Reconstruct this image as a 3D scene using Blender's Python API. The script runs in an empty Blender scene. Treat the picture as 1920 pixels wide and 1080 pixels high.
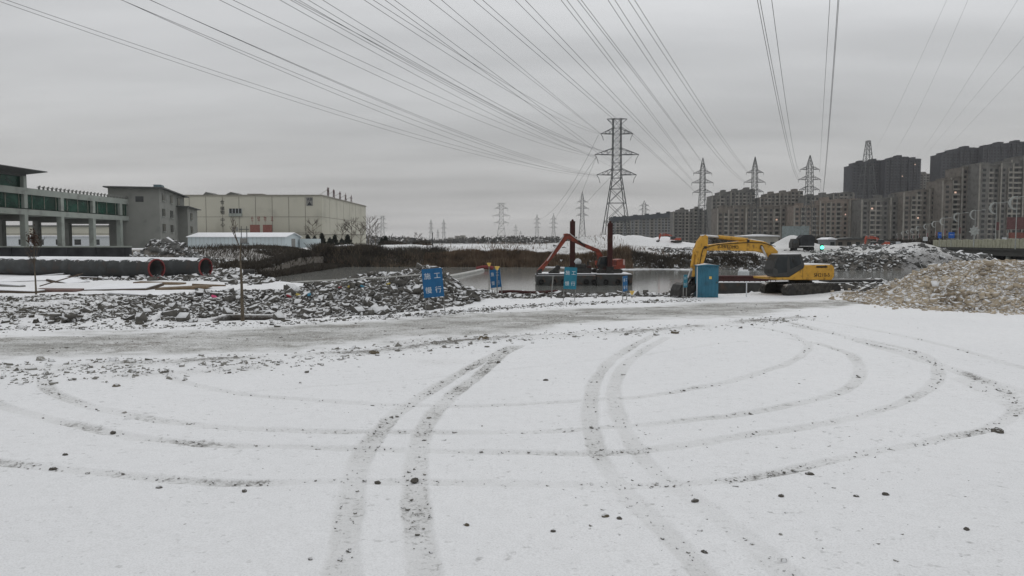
import bpy, math, random
import numpy as np
from mathutils import Vector
R = math.radians
random.seed(7)
rng = np.random.default_rng(11)
C = bpy.context.scene.collection
D = bpy.data
sc = bpy.context.scene

# ------------------------------------------------------------------ camera
F, CX, CY, CH = 1400.0, 960.0, 540.0, 3.6
PITCH = math.atan(85.0 / F)
cd = D.cameras.new('camera'); cam = D.objects.new('camera', cd); C.objects.link(cam)
cd.sensor_width = 36.0; cd.lens = 36.0 * F / 1920.0
cd.clip_start = 0.2; cd.clip_end = 9000
cam.location = (0, 0, CH); cam.rotation_euler = (R(90) - PITCH, 0, 0)
sc.camera = cam

# ------------------------------------------------------------------ sky, sun, exposure
SUN_EL, SUN_AZ = R(38), R(200)
w = D.worlds.new('World'); sc.world = w; w.use_nodes = True
nt = w.node_tree; N = nt.nodes; LK = nt.links; N.clear()
def wn(t, **k):
    n = N.new(t)
    for a, b in k.items(): setattr(n, a, b)
    return n
out = wn('ShaderNodeOutputWorld'); bg = wn('ShaderNodeBackground'); bg.inputs['Strength'].default_value = 0.1
sky = wn('ShaderNodeTexSky', sky_type='NISHITA', sun_disc=False)
sky.sun_elevation = SUN_EL; sky.sun_rotation = SUN_AZ; sky.dust_density = 4
tc = wn('ShaderNodeTexCoord'); sep = wn('ShaderNodeSeparateXYZ'); LK.new(tc.outputs['Generated'], sep.inputs[0])
def wm(op, a, b=None, cl=False):
    n = wn('ShaderNodeMath', operation=op, use_clamp=cl)
    for i, v in enumerate((a, b)):
        if v is None: continue
        if isinstance(v, (int, float)): n.inputs[i].default_value = v
        else: LK.new(v, n.inputs[i])
    return n.outputs[0]
zz = wm('MAXIMUM', sep.outputs[2], 0.0); zd = wm('ADD', zz, 0.11)
cmb = wn('ShaderNodeCombineXYZ'); LK.new(wm('DIVIDE', sep.outputs[0], zd), cmb.inputs[0]); LK.new(wm('DIVIDE', sep.outputs[1], zd), cmb.inputs[1])
n1 = wn('ShaderNodeTexNoise'); n1.inputs['Scale'].default_value = 0.55; n1.inputs['Detail'].default_value = 5; n1.inputs['Roughness'].default_value = 0.5
mpw = wn('ShaderNodeMapping'); mpw.inputs['Scale'].default_value = (.55, 1.5, 1); mpw.inputs['Rotation'].default_value = (0,0,R(12)); LK.new(cmb.outputs[0], mpw.inputs[0]); LK.new(mpw.outputs[0], n1.inputs['Vector'])
ramp = wn('ShaderNodeValToRGB'); el = ramp.color_ramp.elements
el[0].position = 0.0; el[0].color = (0.500, 0.492, 0.485, 1)
el[1].position = 1.0; el[1].color = (0.76, 0.77, 0.78, 1)
for p, c in ((0.10, (0.470, 0.470, 0.468, 1)), (0.17, (0.505, 0.510, 0.514, 1)), (0.26, (0.62, 0.628, 0.638, 1)), (0.34, (0.72, 0.73, 0.742, 1)), (0.6, (0.74, 0.75, 0.765, 1))):
    e = el.new(p); e.color = c
LK.new(zz, ramp.inputs[0])
gain = wm('ADD', wm('MULTIPLY', n1.outputs[0], 1.05), 0.485)
vm = wn('ShaderNodeVectorMath', operation='SCALE'); LK.new(ramp.outputs[0], vm.inputs[0]); LK.new(wm('MULTIPLY', gain, 10.6), vm.inputs['Scale'])
mx = wn('ShaderNodeMix', data_type='RGBA'); mx.inputs[0].default_value = 0.96
LK.new(sky.outputs[0], mx.inputs[6]); LK.new(vm.outputs[0], mx.inputs[7])
LK.new(mx.outputs[2], bg.inputs[0]); LK.new(bg.outputs[0], out.inputs[0])

sd = D.lights.new('sun', 'SUN'); sun = D.objects.new('sun', sd); C.objects.link(sun)
sd.energy = 0.5; sd.angle = R(40); sd.color = (1.0, 0.97, 0.93)
sun.rotation_euler = (R(90) - SUN_EL, 0, R(160))
sc.view_settings.view_transform = 'Standard'; sc.view_settings.look = 'None'
sc.view_settings.exposure = -0.04; sc.view_settings.gamma = 1

# ------------------------------------------------------------------ helpers
SA, CA = math.sin(PITCH), math.cos(PITCH)
def ray(px, py):
    u = (px - CX) / F; v = (CY - py) / F
    return (u, CA + v * SA, -SA + v * CA)
def P(px, py, Y):
    d = ray(px, py); t = Y / d[1]
    return Vector((d[0] * t, Y, CH + d[2] * t))
def G(px, py, z=0.0):
    d = ray(px, py); t = (z - CH) / d[2]
    return Vector((d[0] * t, d[1] * t, z))
def X(px, Y): return P(px, 455, Y).x
def Z(py, Y): return P(960, py, Y).z

def tag(o, label=None, cat=None, group=None, kind=None):
    if label: o['label'] = label
    if cat: o['category'] = cat
    if group: o['group'] = group
    if kind: o['kind'] = kind
    return o
def empty(name, loc=(0, 0, 0), rz=0.0):
    o = D.objects.new(name, None); C.objects.link(o); o.location = loc; o.rotation_euler = (0, 0, rz)
    o.empty_display_size = 0.3
    return o
def copy_tree(o, parent=None):
    c = o.copy(); C.objects.link(c)
    if parent: c.parent = parent
    for ch in list(o.children): copy_tree(ch, c)
    return c

class MB:
    def __init__(s): s.v = []; s.f = []
    def add(s, vs, fs):
        b = len(s.v); s.v += [tuple(v) for v in vs]; s.f += [tuple(i + b for i in f) for f in fs]; return s
    def box(s, x0, x1, y0, y1, z0, z1):
        return s.add([(x0,y0,z0),(x1,y0,z0),(x1,y1,z0),(x0,y1,z0),(x0,y0,z1),(x1,y0,z1),(x1,y1,z1),(x0,y1,z1)],
                     [(0,3,2,1),(4,5,6,7),(0,1,5,4),(1,2,6,5),(2,3,7,6),(3,0,4,7)])
    def quadbox(s, q, z0, z1):           # q: four (x,y) counterclockwise
        return s.add([(x,y,z0) for x,y in q] + [(x,y,z1) for x,y in q],
                     [(0,3,2,1),(4,5,6,7),(0,1,5,4),(1,2,6,5),(2,3,7,6),(3,0,4,7)])
    def prism(s, pts, l0, l1):           # profile in local x,z extruded along local y
        n = len(pts)
        vs = [(a, l0, h) for a, h in pts] + [(a, l1, h) for a, h in pts]
        return s.add(vs, [tuple(range(n)), tuple(range(2*n-1, n-1, -1))] + [(i, i+n, (i+1)%n+n, (i+1)%n) for i in range(n)])
    def bar(s, a, b, r, n=4, r2=None):
        a = Vector(a); b = Vector(b); d = b - a
        if d.length < 1e-6: return s
        d.normalize(); up = Vector((0,0,1)) if abs(d.z) < .95 else Vector((1,0,0))
        u = d.cross(up).normalized(); v = d.cross(u).normalized(); r2 = r if r2 is None else r2
        vs = []
        for c, rr in ((a, r), (b, r2)):
            for i in range(n):
                t = 2*math.pi*(i+.5)/n; vs.append(c + (u*math.cos(t) + v*math.sin(t))*rr)
        return s.add(vs, [(i, (i+1)%n, (i+1)%n+n, i+n) for i in range(n)] + [tuple(range(n-1,-1,-1)), tuple(range(n, 2*n))])
    def path(s, pts, r, n=5, r2=None):
        k = len(pts) - 1
        for i in range(k):
            ra = r if r2 is None else r + (r2-r)*i/k; rb = r if r2 is None else r + (r2-r)*(i+1)/k
            s.bar(pts[i], pts[i+1], ra, n, rb)
        return s
    def disc(s, c, axis, r, th, n=20):
        a = Vector(axis).normalized()*th/2; c = Vector(c); return s.bar(c-a, c+a, r, n)
    def build(s, name, mat, parent=None, bevel=0, smooth=False, loc=None):
        me = D.meshes.new(name); me.from_pydata(s.v, [], s.f); me.materials.append(mat); me.update()
        if smooth:
            me.polygons.foreach_set('use_smooth', [True]*len(me.polygons))
        o = D.objects.new(name, me); C.objects.link(o)
        if parent: o.parent = parent
        if loc: o.location = loc
        if bevel:
            m = o.modifiers.new('bevel', 'BEVEL'); m.width = bevel; m.segments = 2; m.limit_method = 'ANGLE'; m.angle_limit = R(40)
        return o
def np_mesh(name, V, Fq, mat, parent=None):
    me = D.meshes.new(name); n = len(Fq); k = Fq.shape[1]
    me.vertices.add(len(V)); me.vertices.foreach_set('co', np.ascontiguousarray(V, dtype=np.float32).ravel())
    me.loops.add(n*k); me.loops.foreach_set('vertex_index', np.ascontiguousarray(Fq, dtype=np.int32).ravel())
    me.polygons.add(n); me.polygons.foreach_set('loop_start', np.arange(0, n*k, k, dtype=np.int32))
    me.polygons.foreach_set('loop_total', np.full(n, k, dtype=np.int32))
    me.materials.append(mat); me.update(calc_edges=True); me.validate()
    o = D.objects.new(name, me); C.objects.link(o)
    if parent: o.parent = parent
    return o

# ---- materials
def newmat(name):
    m = D.materials.new(name); m.use_nodes = True; return m, m.node_tree, m.node_tree.nodes['Principled BSDF']
def mat(name, col, rough=0.7, metal=0.0, var=0.25, scale=3.0, bump=0.0, snow=0.0, spec=0.3, stain=None, emit=None):
    """procedural paint/stone/metal: noise varied colour, optional stains, settled snow on upward faces"""
    m, t, b = newmat(name); n = t.nodes; l = t.links
    co = n.new('ShaderNodeTexCoord'); tx = n.new('ShaderNodeTexNoise'); tx.inputs['Scale'].default_value = scale; tx.inputs['Detail'].default_value = 6
    l.new(co.outputs['Object'], tx.inputs['Vector'])
    r = n.new('ShaderNodeValToRGB'); r.color_ramp.elements[0].position = .32; r.color_ramp.elements[1].position = .68
    dark = tuple(c*(1-var) for c in col); lite = tuple(min(1, c*(1+var)) for c in col)
    r.color_ramp.elements[0].color = (*(stain or dark), 1); r.color_ramp.elements[1].color = (*lite, 1)
    if stain:
        e = r.color_ramp.elements.new(.45); e.color = (*col, 1)
    l.new(tx.outputs[0], r.inputs[0]); c = r.outputs[0]
    if snow > 0:
        g = n.new('ShaderNodeNewGeometry'); sp = n.new('ShaderNodeSeparateXYZ'); l.new(g.outputs['True Normal'], sp.inputs[0])
        n2 = n.new('ShaderNodeTexNoise'); n2.inputs['Scale'].default_value = 3.2; n2.inputs['Detail'].default_value = 5; n2.inputs['Roughness'].default_value = .7
        l.new(g.outputs['Position'], n2.inputs['Vector'])
        a = n.new('ShaderNodeMath'); a.operation = 'MULTIPLY_ADD'; l.new(n2.outputs[0], a.inputs[0]); a.inputs[1].default_value = 1.9; a.inputs[2].default_value = -0.95
        a2 = n.new('ShaderNodeMath'); a2.operation = 'ADD'; l.new(sp.outputs[2], a2.inputs[0]); l.new(a.outputs[0], a2.inputs[1])
        mr = n.new('ShaderNodeMapRange'); l.new(a2.outputs[0], mr.inputs[0]); mr.inputs[1].default_value = 1.02-snow; mr.inputs[2].default_value = 1.12-snow
        mxx = n.new('ShaderNodeMix'); mxx.data_type = 'RGBA'; l.new(mr.outputs[0], mxx.inputs[0]); l.new(c, mxx.inputs[6]); mxx.inputs[7].default_value = (.62,.63,.64,1)
        c = mxx.outputs[2]
    l.new(c, b.inputs['Base Color'])
    b.inputs['Roughness'].default_value = rough; b.inputs['Metallic'].default_value = metal; b.inputs['Specular IOR Level'].default_value = spec
    if bump:
        bp = n.new('ShaderNodeBump'); bp.inputs['Strength'].default_value = bump; bp.inputs['Distance'].default_value = .05
        l.new(tx.outputs[0], bp.inputs['Height']); l.new(bp.outputs[0], b.inputs['Normal'])
    if emit:
        b.inputs['Emission Color'].default_value = (*emit[0], 1); b.inputs['Emission Strength'].default_value = emit[1]
    return m
M = {}
M['yellow'] = mat('yellow_paint', (.48,.265,.04), .55, 0, .15, 3.5, stain=(.22,.125,.035), bump=.1)
M['darkmetal'] = mat('dark_metal', (.035,.034,.032), .6, .2, .4, 4)
M['trackmetal'] = mat('track_steel', (.05,.047,.042), .75, .2, .5, 5, snow=.28)
M['glass_dark'] = mat('dark_cab_glass', (.02,.026,.03), .12, 0, .3, 2, spec=.6)
M['chrome'] = mat('steel_rod', (.5,.5,.5), .3, .8, .1)
M['snowmat'] = mat('settled_snow', (.76,.77,.79), .9, 0, .05, 2, bump=.3)
M['black'] = mat('black_lettering', (.02,.018,.015), .6)
M['red'] = mat('red_paint', (.20,.045,.028), .6, 0, .3, 2.5, stain=(.09,.038,.028))
M['redrust'] = mat('rusty_red', (.045,.014,.013), .8, 0, .3, 2, stain=(.05,.03,.022))
M['hull'] = mat('hull_steel', (.045,.047,.046), .7, 0, .4, 1.5, stain=(.09,.06,.045), snow=.35)
M['rubber'] = mat('rubber', (.02,.02,.02), .9)
M['blue'] = mat('blue_sign', (.012,.10,.235), .55, 0, .12, 3)
M['teal'] = mat('faded_blue_sign', (.018,.15,.215), .55, 0, .12, 3)
M['white'] = mat('white_paint', (.55,.58,.60), .6, 0, .1)
M['post'] = mat('galvanised_post', (.20,.20,.19), .6, .2, .3)
M['bluecab'] = mat('blue_sheet_metal', (.030,.125,.185), .5, 0, .18, 1.5, stain=(.03,.09,.13))
M['pipe'] = mat('tarred_pipe', (.045,.048,.048), .75, 0, .4, .9, stain=(.06,.05,.045), snow=.16)
M['pipered'] = mat('red_primer', (.17,.03,.03), .7, 0, .25, 2)
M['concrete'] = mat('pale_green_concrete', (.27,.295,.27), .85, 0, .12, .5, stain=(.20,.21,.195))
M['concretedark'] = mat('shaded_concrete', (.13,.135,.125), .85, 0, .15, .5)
M['greenglass'] = mat('green_glazing', (.008,.042,.028), .18, 0, .6, .35, spec=.5)
M['grey_wall'] = mat('grey_render', (.19,.195,.18), .9, 0, .1, .4, stain=(.15,.155,.145))
M['roofdark'] = mat('dark_roof', (.085,.09,.088), .8, snow=.0)
M['win'] = mat('window_glass', (.02,.024,.024), .25, 0, .8, .25, spec=.5)
M['beige'] = mat('beige_panels', (.44,.43,.365), .85, 0, .05, .15, stain=(.375,.365,.31))
M['joint'] = mat('panel_joint', (.23,.22,.19), .9)
M['shedwall'] = mat('pale_blue_cladding', (.47,.53,.55), .6, 0, .05, .3)
M['signred'] = mat('red_letters', (.16,.04,.035), .7)
M['blackred'] = mat('weathered_red_letters', (.07,.035,.035), .8)
M['boardred'] = mat('faded_red_board', (.20,.085,.07), .8)
M['tanwall'] = mat('tan_masonry', (.12,.11,.085), .95, 0, .3, .6, stain=(.05,.05,.045))
M['blackwall'] = mat('dark_masonry', (.035,.037,.04), .95, 0, .4, .5)
M['apt_brown'] = mat('taupe_render', (.135,.122,.107), .9, 0, .3, .35, stain=(.075,.07,.06))
M['apt_grey'] = mat('grey_tower_render', (.122,.12,.112), .9, 0, .3, .35, stain=(.07,.07,.064))
M['apt_pink'] = mat('warm_render', (.20,.17,.145), .9, 0, .25, .35)
M['apt_dark'] = mat('charcoal_cladding', (.038,.040,.046), .75, 0, .4, .3)
M['apt_light'] = mat('pale_rib', (.235,.225,.20), .9, 0, .25, .3)
M['apt_blue'] = mat('cool_grey_render', (.19,.20,.205), .9, 0, .1, .12)
M['apt_roofblue'] = mat('slate_roof', (.045,.052,.06), .8)
M['litwin'] = mat('lit_window', (.7,.5,.4), .5, emit=((1,.66,.5), .5))
M['greenlamp'] = mat('green_signal', (.1,.8,.5), .4, emit=((.10,1,.62), 3.0))
M['steel'] = mat('lattice_steel', (.085,.09,.09), .7, .2, .2)
M['steelfar'] = M['steel']
M['wire'] = mat('conductor', (.06,.06,.065), .7, .2)
M['bark'] = mat('bark', (.10,.082,.06), .95, 0, .35, 6)
M['twig'] = mat('twigs', (.075,.06,.048), .95, 0, .3, 3)
M['deadleaf'] = mat('dead_leaves', (.06,.035,.025), .95, 0, .4, 5)
M['conifer'] = mat('conifer_needles', (.022,.026,.020), .95, 0, .5, 1.2)
M['reed'] = mat('dry_reed', (.105,.072,.048), .95, 0, .5, .45, stain=(.05,.037,.028))
M['brush'] = mat('bare_brush', (.055,.047,.037), .95, 0, .5, .35)
M['farwood'] = mat('far_trees', (.07,.068,.06), .95, 0, .3, .05)
M['rock_grey'] = mat('grey_rubble', (.085,.081,.073), .95, 0, .6, 1.6, stain=(.025,.023,.02), snow=.50)
M['rock_brown'] = mat('brown_gravel', (.36,.305,.23), .95, 0, .4, .6, stain=(.17,.135,.095), snow=.50)
M['rock_far'] = mat('far_rubble', (.105,.105,.10), .95, 0, .4, .7, stain=(.04,.04,.037), snow=.58)
M['clod'] = mat('earth_clod', (.085,.080,.068), .95, 0, .5, 1.2, stain=(.028,.025,.02), snow=.37)
M['windrow'] = mat('frozen_clods', (.19,.185,.168), .95, 0, .5, 1.5, stain=(.09,.085,.072), snow=.36)
M['stone'] = mat('stone', (.10,.092,.08), .95, 0, .5, 14, snow=.16, bump=.6)
M['clodbrown'] = mat('brown_clod', (.12,.10,.07), .95, 0, .5, 12, snow=.2, bump=.6)
M['pebble'] = mat('pebbles', (.20,.195,.18), .95, 0, .5, 3, snow=.40)
M['wood'] = mat('wet_plywood', (.075,.055,.04), .85, 0, .3, 1.5)
M['woodbrown'] = mat('brown_boards', (.15,.11,.07), .85, 0, .3, 1.5)
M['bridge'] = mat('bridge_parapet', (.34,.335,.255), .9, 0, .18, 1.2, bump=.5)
M['bridgeshade'] = mat('shaded_bridge_concrete', (.06,.06,.055), .9)  # shade below the deck is put into this dark colour
M['lamp'] = mat('lamp_white', (.33,.35,.34), .6)
M['banner'] = mat('red_banner', (.13,.065,.065), .8)
M['signblue'] = mat('road_sign_blue', (.01,.10,.42), .5)
M['yellowbuoy'] = mat('yellow_plastic', (.70,.48,.12), .5)
M['plastic_red'] = mat('red_plastic', (.30,.03,.045), .6); M['plastic_blue'] = mat('blue_plastic', (.05,.20,.30), .6)
M['plastic_yellow'] = mat('yellow_bag', (.42,.34,.09), .6); M['plastic_pink'] = mat('pink_bag', (.6,.08,.2), .6)
M['greywood'] = mat('grey_sheet', (.2,.2,.19), .8, snow=.3)
M['hoarding'] = mat('grey_hoarding', (.17,.20,.20), .8)
M['tape'] = mat('white_hose', (.42,.42,.40), .8)

# ---- numpy noise
def _h(i, j, s):
    n = (i*374761393 + j*668265263 + s*1442695041) & 0xFFFFFFFF
    n = ((n ^ (n >> 13)) * 1274126177) & 0xFFFFFFFF
    return ((n ^ (n >> 16)) & 0xFFFF) / 65535.0
def vn(x, y, sc_=1.0, s=0):
    x = np.asarray(x, float)*sc_ + 1000; y = np.asarray(y, float)*sc_ + 1000
    i = np.floor(x).astype(np.int64); j = np.floor(y).astype(np.int64); fx = x-i; fy = y-j
    fx = fx*fx*(3-2*fx); fy = fy*fy*(3-2*fy)
    return (_h(i,j,s)*(1-fx)+_h(i+1,j,s)*fx)*(1-fy) + (_h(i,j+1,s)*(1-fx)+_h(i+1,j+1,s)*fx)*fy - .5
def sst(x, a, b):
    t = np.clip((x-a)/(b-a), 0, 1); return t*t*(3-2*t)

# ------------------------------------------------------------------ terrain height
SHX = [-1e4,-37.5,-36.5,-33.5,-24,-12,-3,4,16,20,25,32,45,80,300,1e4]
SHY = [1e4,  1e4,  150,  92, 73, 60,53.5,51.3,52.6,57,64,67,74,85,110,130]
FSX = [-1e4,-30,8,16,30,60,84,94,1e4]; FSY = [143,143,141,130,128,124,128,245,260]
def shoreY(x): return np.interp(x, SHX, SHY)
def farY(x): return np.interp(x, FSX, FSY)
# near mounds (x, y, h, sx, sy)
NEAR = [(-7.4,46,1.5,3.2,3.0),(-4.9,45,1.15,1.5,2.6),(-11.5,45,.72,3.2,3.0),(-16,44,.35,3,2.6),(-2.0,45.5,.45,2.2,2.2)]
def fh(px, Y, py, sx, sy, base): return (X(px,Y), Y, Z(py,Y)-base, sx, sy)
FARM = [fh(1060,170,459,6,7,2.3),fh(1120,172,451,7,7,2.3),fh(1180,175,449,7.5,7,2.3),fh(1240,178,452,6.5,7,2.3),fh(1290,175,460,6,7,2.3),
        fh(1440,165,463,5,6,2.3),fh(1478,168,451,3.0,5,2.3),fh(1500,168,456,3.5,5,2.3),fh(1570,165,463,5,6,2.3),fh(1612,150,461,4.5,5,2.3),fh(1650,150,468,4,4,1.5),
        fh(1698,134,455,4.6,4.2,1.4),fh(1742,137,459,3.8,4,1.6),fh(640,165,461,5,6,2.3),fh(690,168,461,5,6,2.3),fh(760,172,461,6,6,2.3),fh(850,175,460,8,6,2.3),
        fh(930,178,460,8,6,2.3),fh(1000,172,461,7,6,2.3),(X(292,100),100,2.3,1.7,2.2),(X(262,100),100.5,1.7,2.2,2.4),(X(330,101),101,2.2,1.7,2.4),(X(365,104),104,1.5,3.5,3)]
def H(x, y, fine=True):
    x = np.asarray(x, float); y = np.asarray(y, float)
    near = .10*vn(x,y,.12,1) + .05*vn(x,y,.5,2)
    # left debris belt
    belt = sst(y, 32.8, 35.0)*(1-sst(y, 46, 49))*(1-sst(x, -20, -13))
    near = near + belt*(.28 + .35*vn(x,y,.45,5) + .22*vn(x,y,1.3,6))
    rough = np.zeros_like(x)
    for (a,b,h,sx,sy) in NEAR:
        g = h*np.exp(-(((x-a)/sx)**2)-(((y-b)/sy)**2)); near = near + g; rough = np.maximum(rough, g)
    # gravel heap on the right, flat topped
    d = np.sqrt(((x-33.2)/11.6)**2 + ((y-45.0)/8.6)**2) + .05*vn(x,y,.35,9)
    g = 2.28*(1-sst(d, .44, 1.02)); near = near + g; rough = np.maximum(rough, g*.7)
    # grey rubble beside the excavator
    g = .45*np.exp(-(((x-25)/3.5)**2)-(((y-52)/4.5)**2)); near = near + g; rough = np.maximum(rough, g)
    rm = np.clip(rough/.5, 0, 1)
    near = near + rm*(.26*vn(x,y,1.1,21) + .16*vn(x,y,2.7,22))
    # pit beside the bare sapling
    pit = sst(x,-14.15,-13.85)*(1-sst(x,-11.75,-11.5))*sst(y,34.7,34.95)*(1-sst(y,37.0,37.2))
    near = near - 1.1*pit
    far = 2.3 + .5*vn(x,y,.03,31) + .35*vn(x,y,.12,32)
    far = far*(1-sst(y,400,900)) + 2.6*sst(y,400,900)
    right = sst(x,14,26)
    far = far - 1.35*(1-sst(y,146,166))*(1-right)*sst(x,-46,-38)
    lo = 1.1 + 1.3*vn(x,y,.11,33) + .7*vn(x,y,.3,34)
    far = far*(1-right*(1-sst(y,135,160))) + lo*right*(1-sst(y,135,160))
    for (a,b,h,sx,sy) in FARM[:-4]:
        far = far + h*np.exp(-(((x-a)/sx)**2)-(((y-b)/sy)**2))*(1+.35*vn(x,y,.25,41)+.2*vn(x,y,.6,42))
    for (a,b,h,sx,sy) in FARM[-4:]:
        near = near + h*np.exp(-(((x-a)/sx)**2)-(((y-b)/sy)**2))*(1+.4*vn(x,y,.5,43))
    tl = sst(y, 111.6, 112.4)*(1-sst(x,-58,-55)) + sst(y, 108, 128)*sst(x,-58,-55)
    tr = sst(y, 100, 125)
    lm = 1-sst(x,-38,-35); t = tl*lm + tr*(1-lm)
    base = near*(1-t) + far*t
    wmask = sst(y - shoreY(x), -.5, 2.2)*(1 - sst(y - farY(x), -1.5, 3.5))
    z = base*(1-wmask) - 2.4*wmask
    if fine: z = z + .035*vn(x,y,1.1,50)*(y<60) + .014*vn(x,y,3.1,51)*(y<60) + .006*vn(x,y,9,52)*(y<30)
    return z
def HZ(x, y): return float(H(np.array([x]), np.array([y]))[0])

# ---- ground sheet

rows = [-60,-30,-12,-4,0,3,5]
y = 6.0
while y < 62: rows.append(y); y *= 1.0042
while y < 200: rows.append(y); y *= 1.0065
while y < 3000: rows.append(y); y *= 1.03
rows = np.array(rows)
us = np.concatenate([np.linspace(-3,-.78,60,endpoint=False), np.linspace(-.78,.78,1150), np.linspace(.78,3,61)[1:]])
ye = np.sqrt(np.maximum(rows,0)**2 + 5.0**2)
Xg = us[None,:]*ye[:,None]; Yg = np.repeat(rows[:,None], len(us), 1)
Zg = H(Xg, Yg)
track = np.zeros_like(Xg); dirt = np.full_like(Xg, .10); slush = np.zeros_like(Xg); brown = np.zeros_like(Xg)

def catmull(pts, k=8):
    pts = [np.array(p, float) for p in pts]; pts = [2*pts[0]-pts[1]] + pts + [2*pts[-1]-pts[-2]]; o = []
    for i in range(1, len(pts)-2):
        for j in range(k):
            t = j/k; a,b,c,d = pts[i-1:i+3]
            o.append(.5*((2*b)+(c-a)*t+(2*a-5*b+4*c-d)*t*t+(3*b-a-3*c+d)*t**3))
    o.append(pts[-2]); return np.array(o)
def polydist(pts, wmax):
    """distance field to a polyline, only rows near it"""
    best = np.full_like(Xg, 1e3); par = np.zeros_like(Xg); n = len(pts)-1
    for i in range(n):
        a, b = pts[i], pts[i+1]
        r0 = np.searchsorted(rows, min(a[1],b[1])-wmax); r1 = np.searchsorted(rows, max(a[1],b[1])+wmax)
        if r1 <= r0: continue
        xs = Xg[r0:r1]; ys = Yg[r0:r1]; d = b-a; L = max(1e-9, d@d)
        t = np.clip(((xs-a[0])*d[0]+(ys-a[1])*d[1])/L, 0, 1)
        dd = np.hypot(xs-a[0]-t*d[0], ys-a[1]-t*d[1]); m = dd < best[r0:r1]
        best[r0:r1][m] = dd[m]; par[r0:r1][m] = ((i+t)/n)[m]
    return best, par
TR = [ # pixel path on the ground, half width, slush strength, dirt strength
 ([(625,1130),(640,1080),(650,980),(668,880),(700,820),(745,772),(800,735),(860,700),(925,665),(960,648)], .215, .50, .60),
 ([(815,1130),(797,1080),(782,980),(778,900),(785,835),(805,785),(848,738),(900,700),(940,666),(975,648)], .215, .50, .60),
 ([(1225,630),(1160,665),(1120,705),(1106,760),(1112,820),(1135,875),(1190,940),(1260,1010),(1340,1100)], .19, .45, .34),
 ([(1250,634),(1190,668),(1156,710),(1154,760),(1180,820),(1222,875),(1310,945),(1400,1010),(1500,1100)], .19, .34, .28),
 ([(300,695),(340,716),(440,738),(600,752),(750,758),(960,757),(1170,745),(1300,728),(1400,705),(1480,680),(1515,655),(1500,635),(1450,620),(1380,612)], .17, .28, .42),
 ([(180,680),(100,700),(85,725),(120,748),(210,775),(330,795),(480,805),(700,807),(960,806),(1130,802),(1300,785),(1460,762),(1580,730),(1612,700),(1600,670),(1550,650),(1480,634)], .19, .36, .52),
 ([(-60,735),(0,762),(120,795),(230,820),(400,835),(560,838),(800,842),(1000,848),(1180,845),(1340,825),(1480,803),(1620,775),(1720,740),(1760,705),(1740,670),(1680,650),(1580,630),(1480,610)], .19, .36, .52),
 ([(-60,862),(0,872),(80,880),(250,895),(450,905),(650,900),(900,903),(1150,908),(1300,905),(1450,885),(1530,870),(1650,845),(1780,820),(1860,800),(1905,765),(1880,730),(1800,695),(1700,662),(1600,637),(1480,605)], .17, .34, .66),
 ([(1990,755),(1880,722),(1800,698),(1650,652),(1550,622),(1440,595)], .25, .3, .35),
 ([(1990,705),(1880,678),(1780,650),(1650,622),(1500,597)], .2, .25, .3),
 ([(1990,800),(1900,750),(1820,712)], .5, .25, .42),
 ([(470,735),(650,722),(800,708),(950,692),(1150,672),(1400,640)], .1, .14, .12),
 ([(620,668),(800,662),(950,655),(1150,640)], .1, .10, .2),
]
for pts, hw, ss, ds in TR:
    p3 = catmull([G(a,b)[:2] for a,b in pts], 6)
    dd, par = polydist(p3, 1.2)
    dd = dd + .05*vn(Xg,Yg,1.3,53) + .03*vn(Xg,Yg,5,52)
    prof = 1 - sst(dd, hw*.62, hw*1.15)
    br = np.clip(.75 + .9*vn(Xg,Yg,.7,61), .2, 1.25)
    tread = .9+.1*np.sin(par*len(p3)*9+3*vn(Xg,Yg,1.5,59))
    slush = np.maximum(slush, prof*ss*br*tread)
    rim = np.exp(-((dd-hw)/.06)**2)
    dirt = np.maximum(dirt, prof*ds*br)
    Zg = Zg - prof*.022*br + rim*.014*br + prof*.012*vn(Xg,Yg,11,62)
# slushy haul road
cen = catmull([G(a,b)[:2] for a,b in [(-300,668),(0,648),(400,634),(700,618),(950,601),(1200,585),(1450,573),(1600,566)]], 6)
dd, par = polydist(cen, 8)
hw = np.interp(par, [0,.35,.55,.75,.9,1], [3.0,3.7,3.9,3.3,2.4,1.2])
m = 1 - sst(dd/hw + .55*vn(Xg,Yg*1.5,.28,63)+.3*vn(Xg,Yg*2,.9,60)+.16*vn(Xg,Yg,3,49), .62, 1.25)
slush = np.maximum(slush, m*(.82+.55*vn(Xg,Yg*2,.5,64)+.35*vn(Xg,Yg*2.5,2.2,65))); dirt = np.maximum(dirt, m*(.52+.6*vn(Xg,Yg*2,.7,58))); brown = np.maximum(brown, m*.35)
Zg = Zg + m*(.05*vn(Xg,Yg,1.6,66)+.03*vn(Xg,Yg,4.2,67))
# stony windrow at its near side
win = catmull([G(a,b)[:2] for a,b in [(-200,700),(0,694),(160,685),(330,678),(560,664),(700,659),(850,640),(1000,632),(1200,622),(1400,604),(1500,596)]], 6)
dd, par = polydist(win, 3)
m = np.exp(-(dd/.62)**2)*np.clip(.78+1.3*vn(Xg,Yg,.55,68), 0, 1.2)
dirt = np.maximum(dirt, .86*m); slush = np.maximum(slush, .35*m); Zg = Zg + m*(.05+.06*vn(Xg,Yg,2.4,69)+.05*vn(Xg,Yg,6,70))
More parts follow.
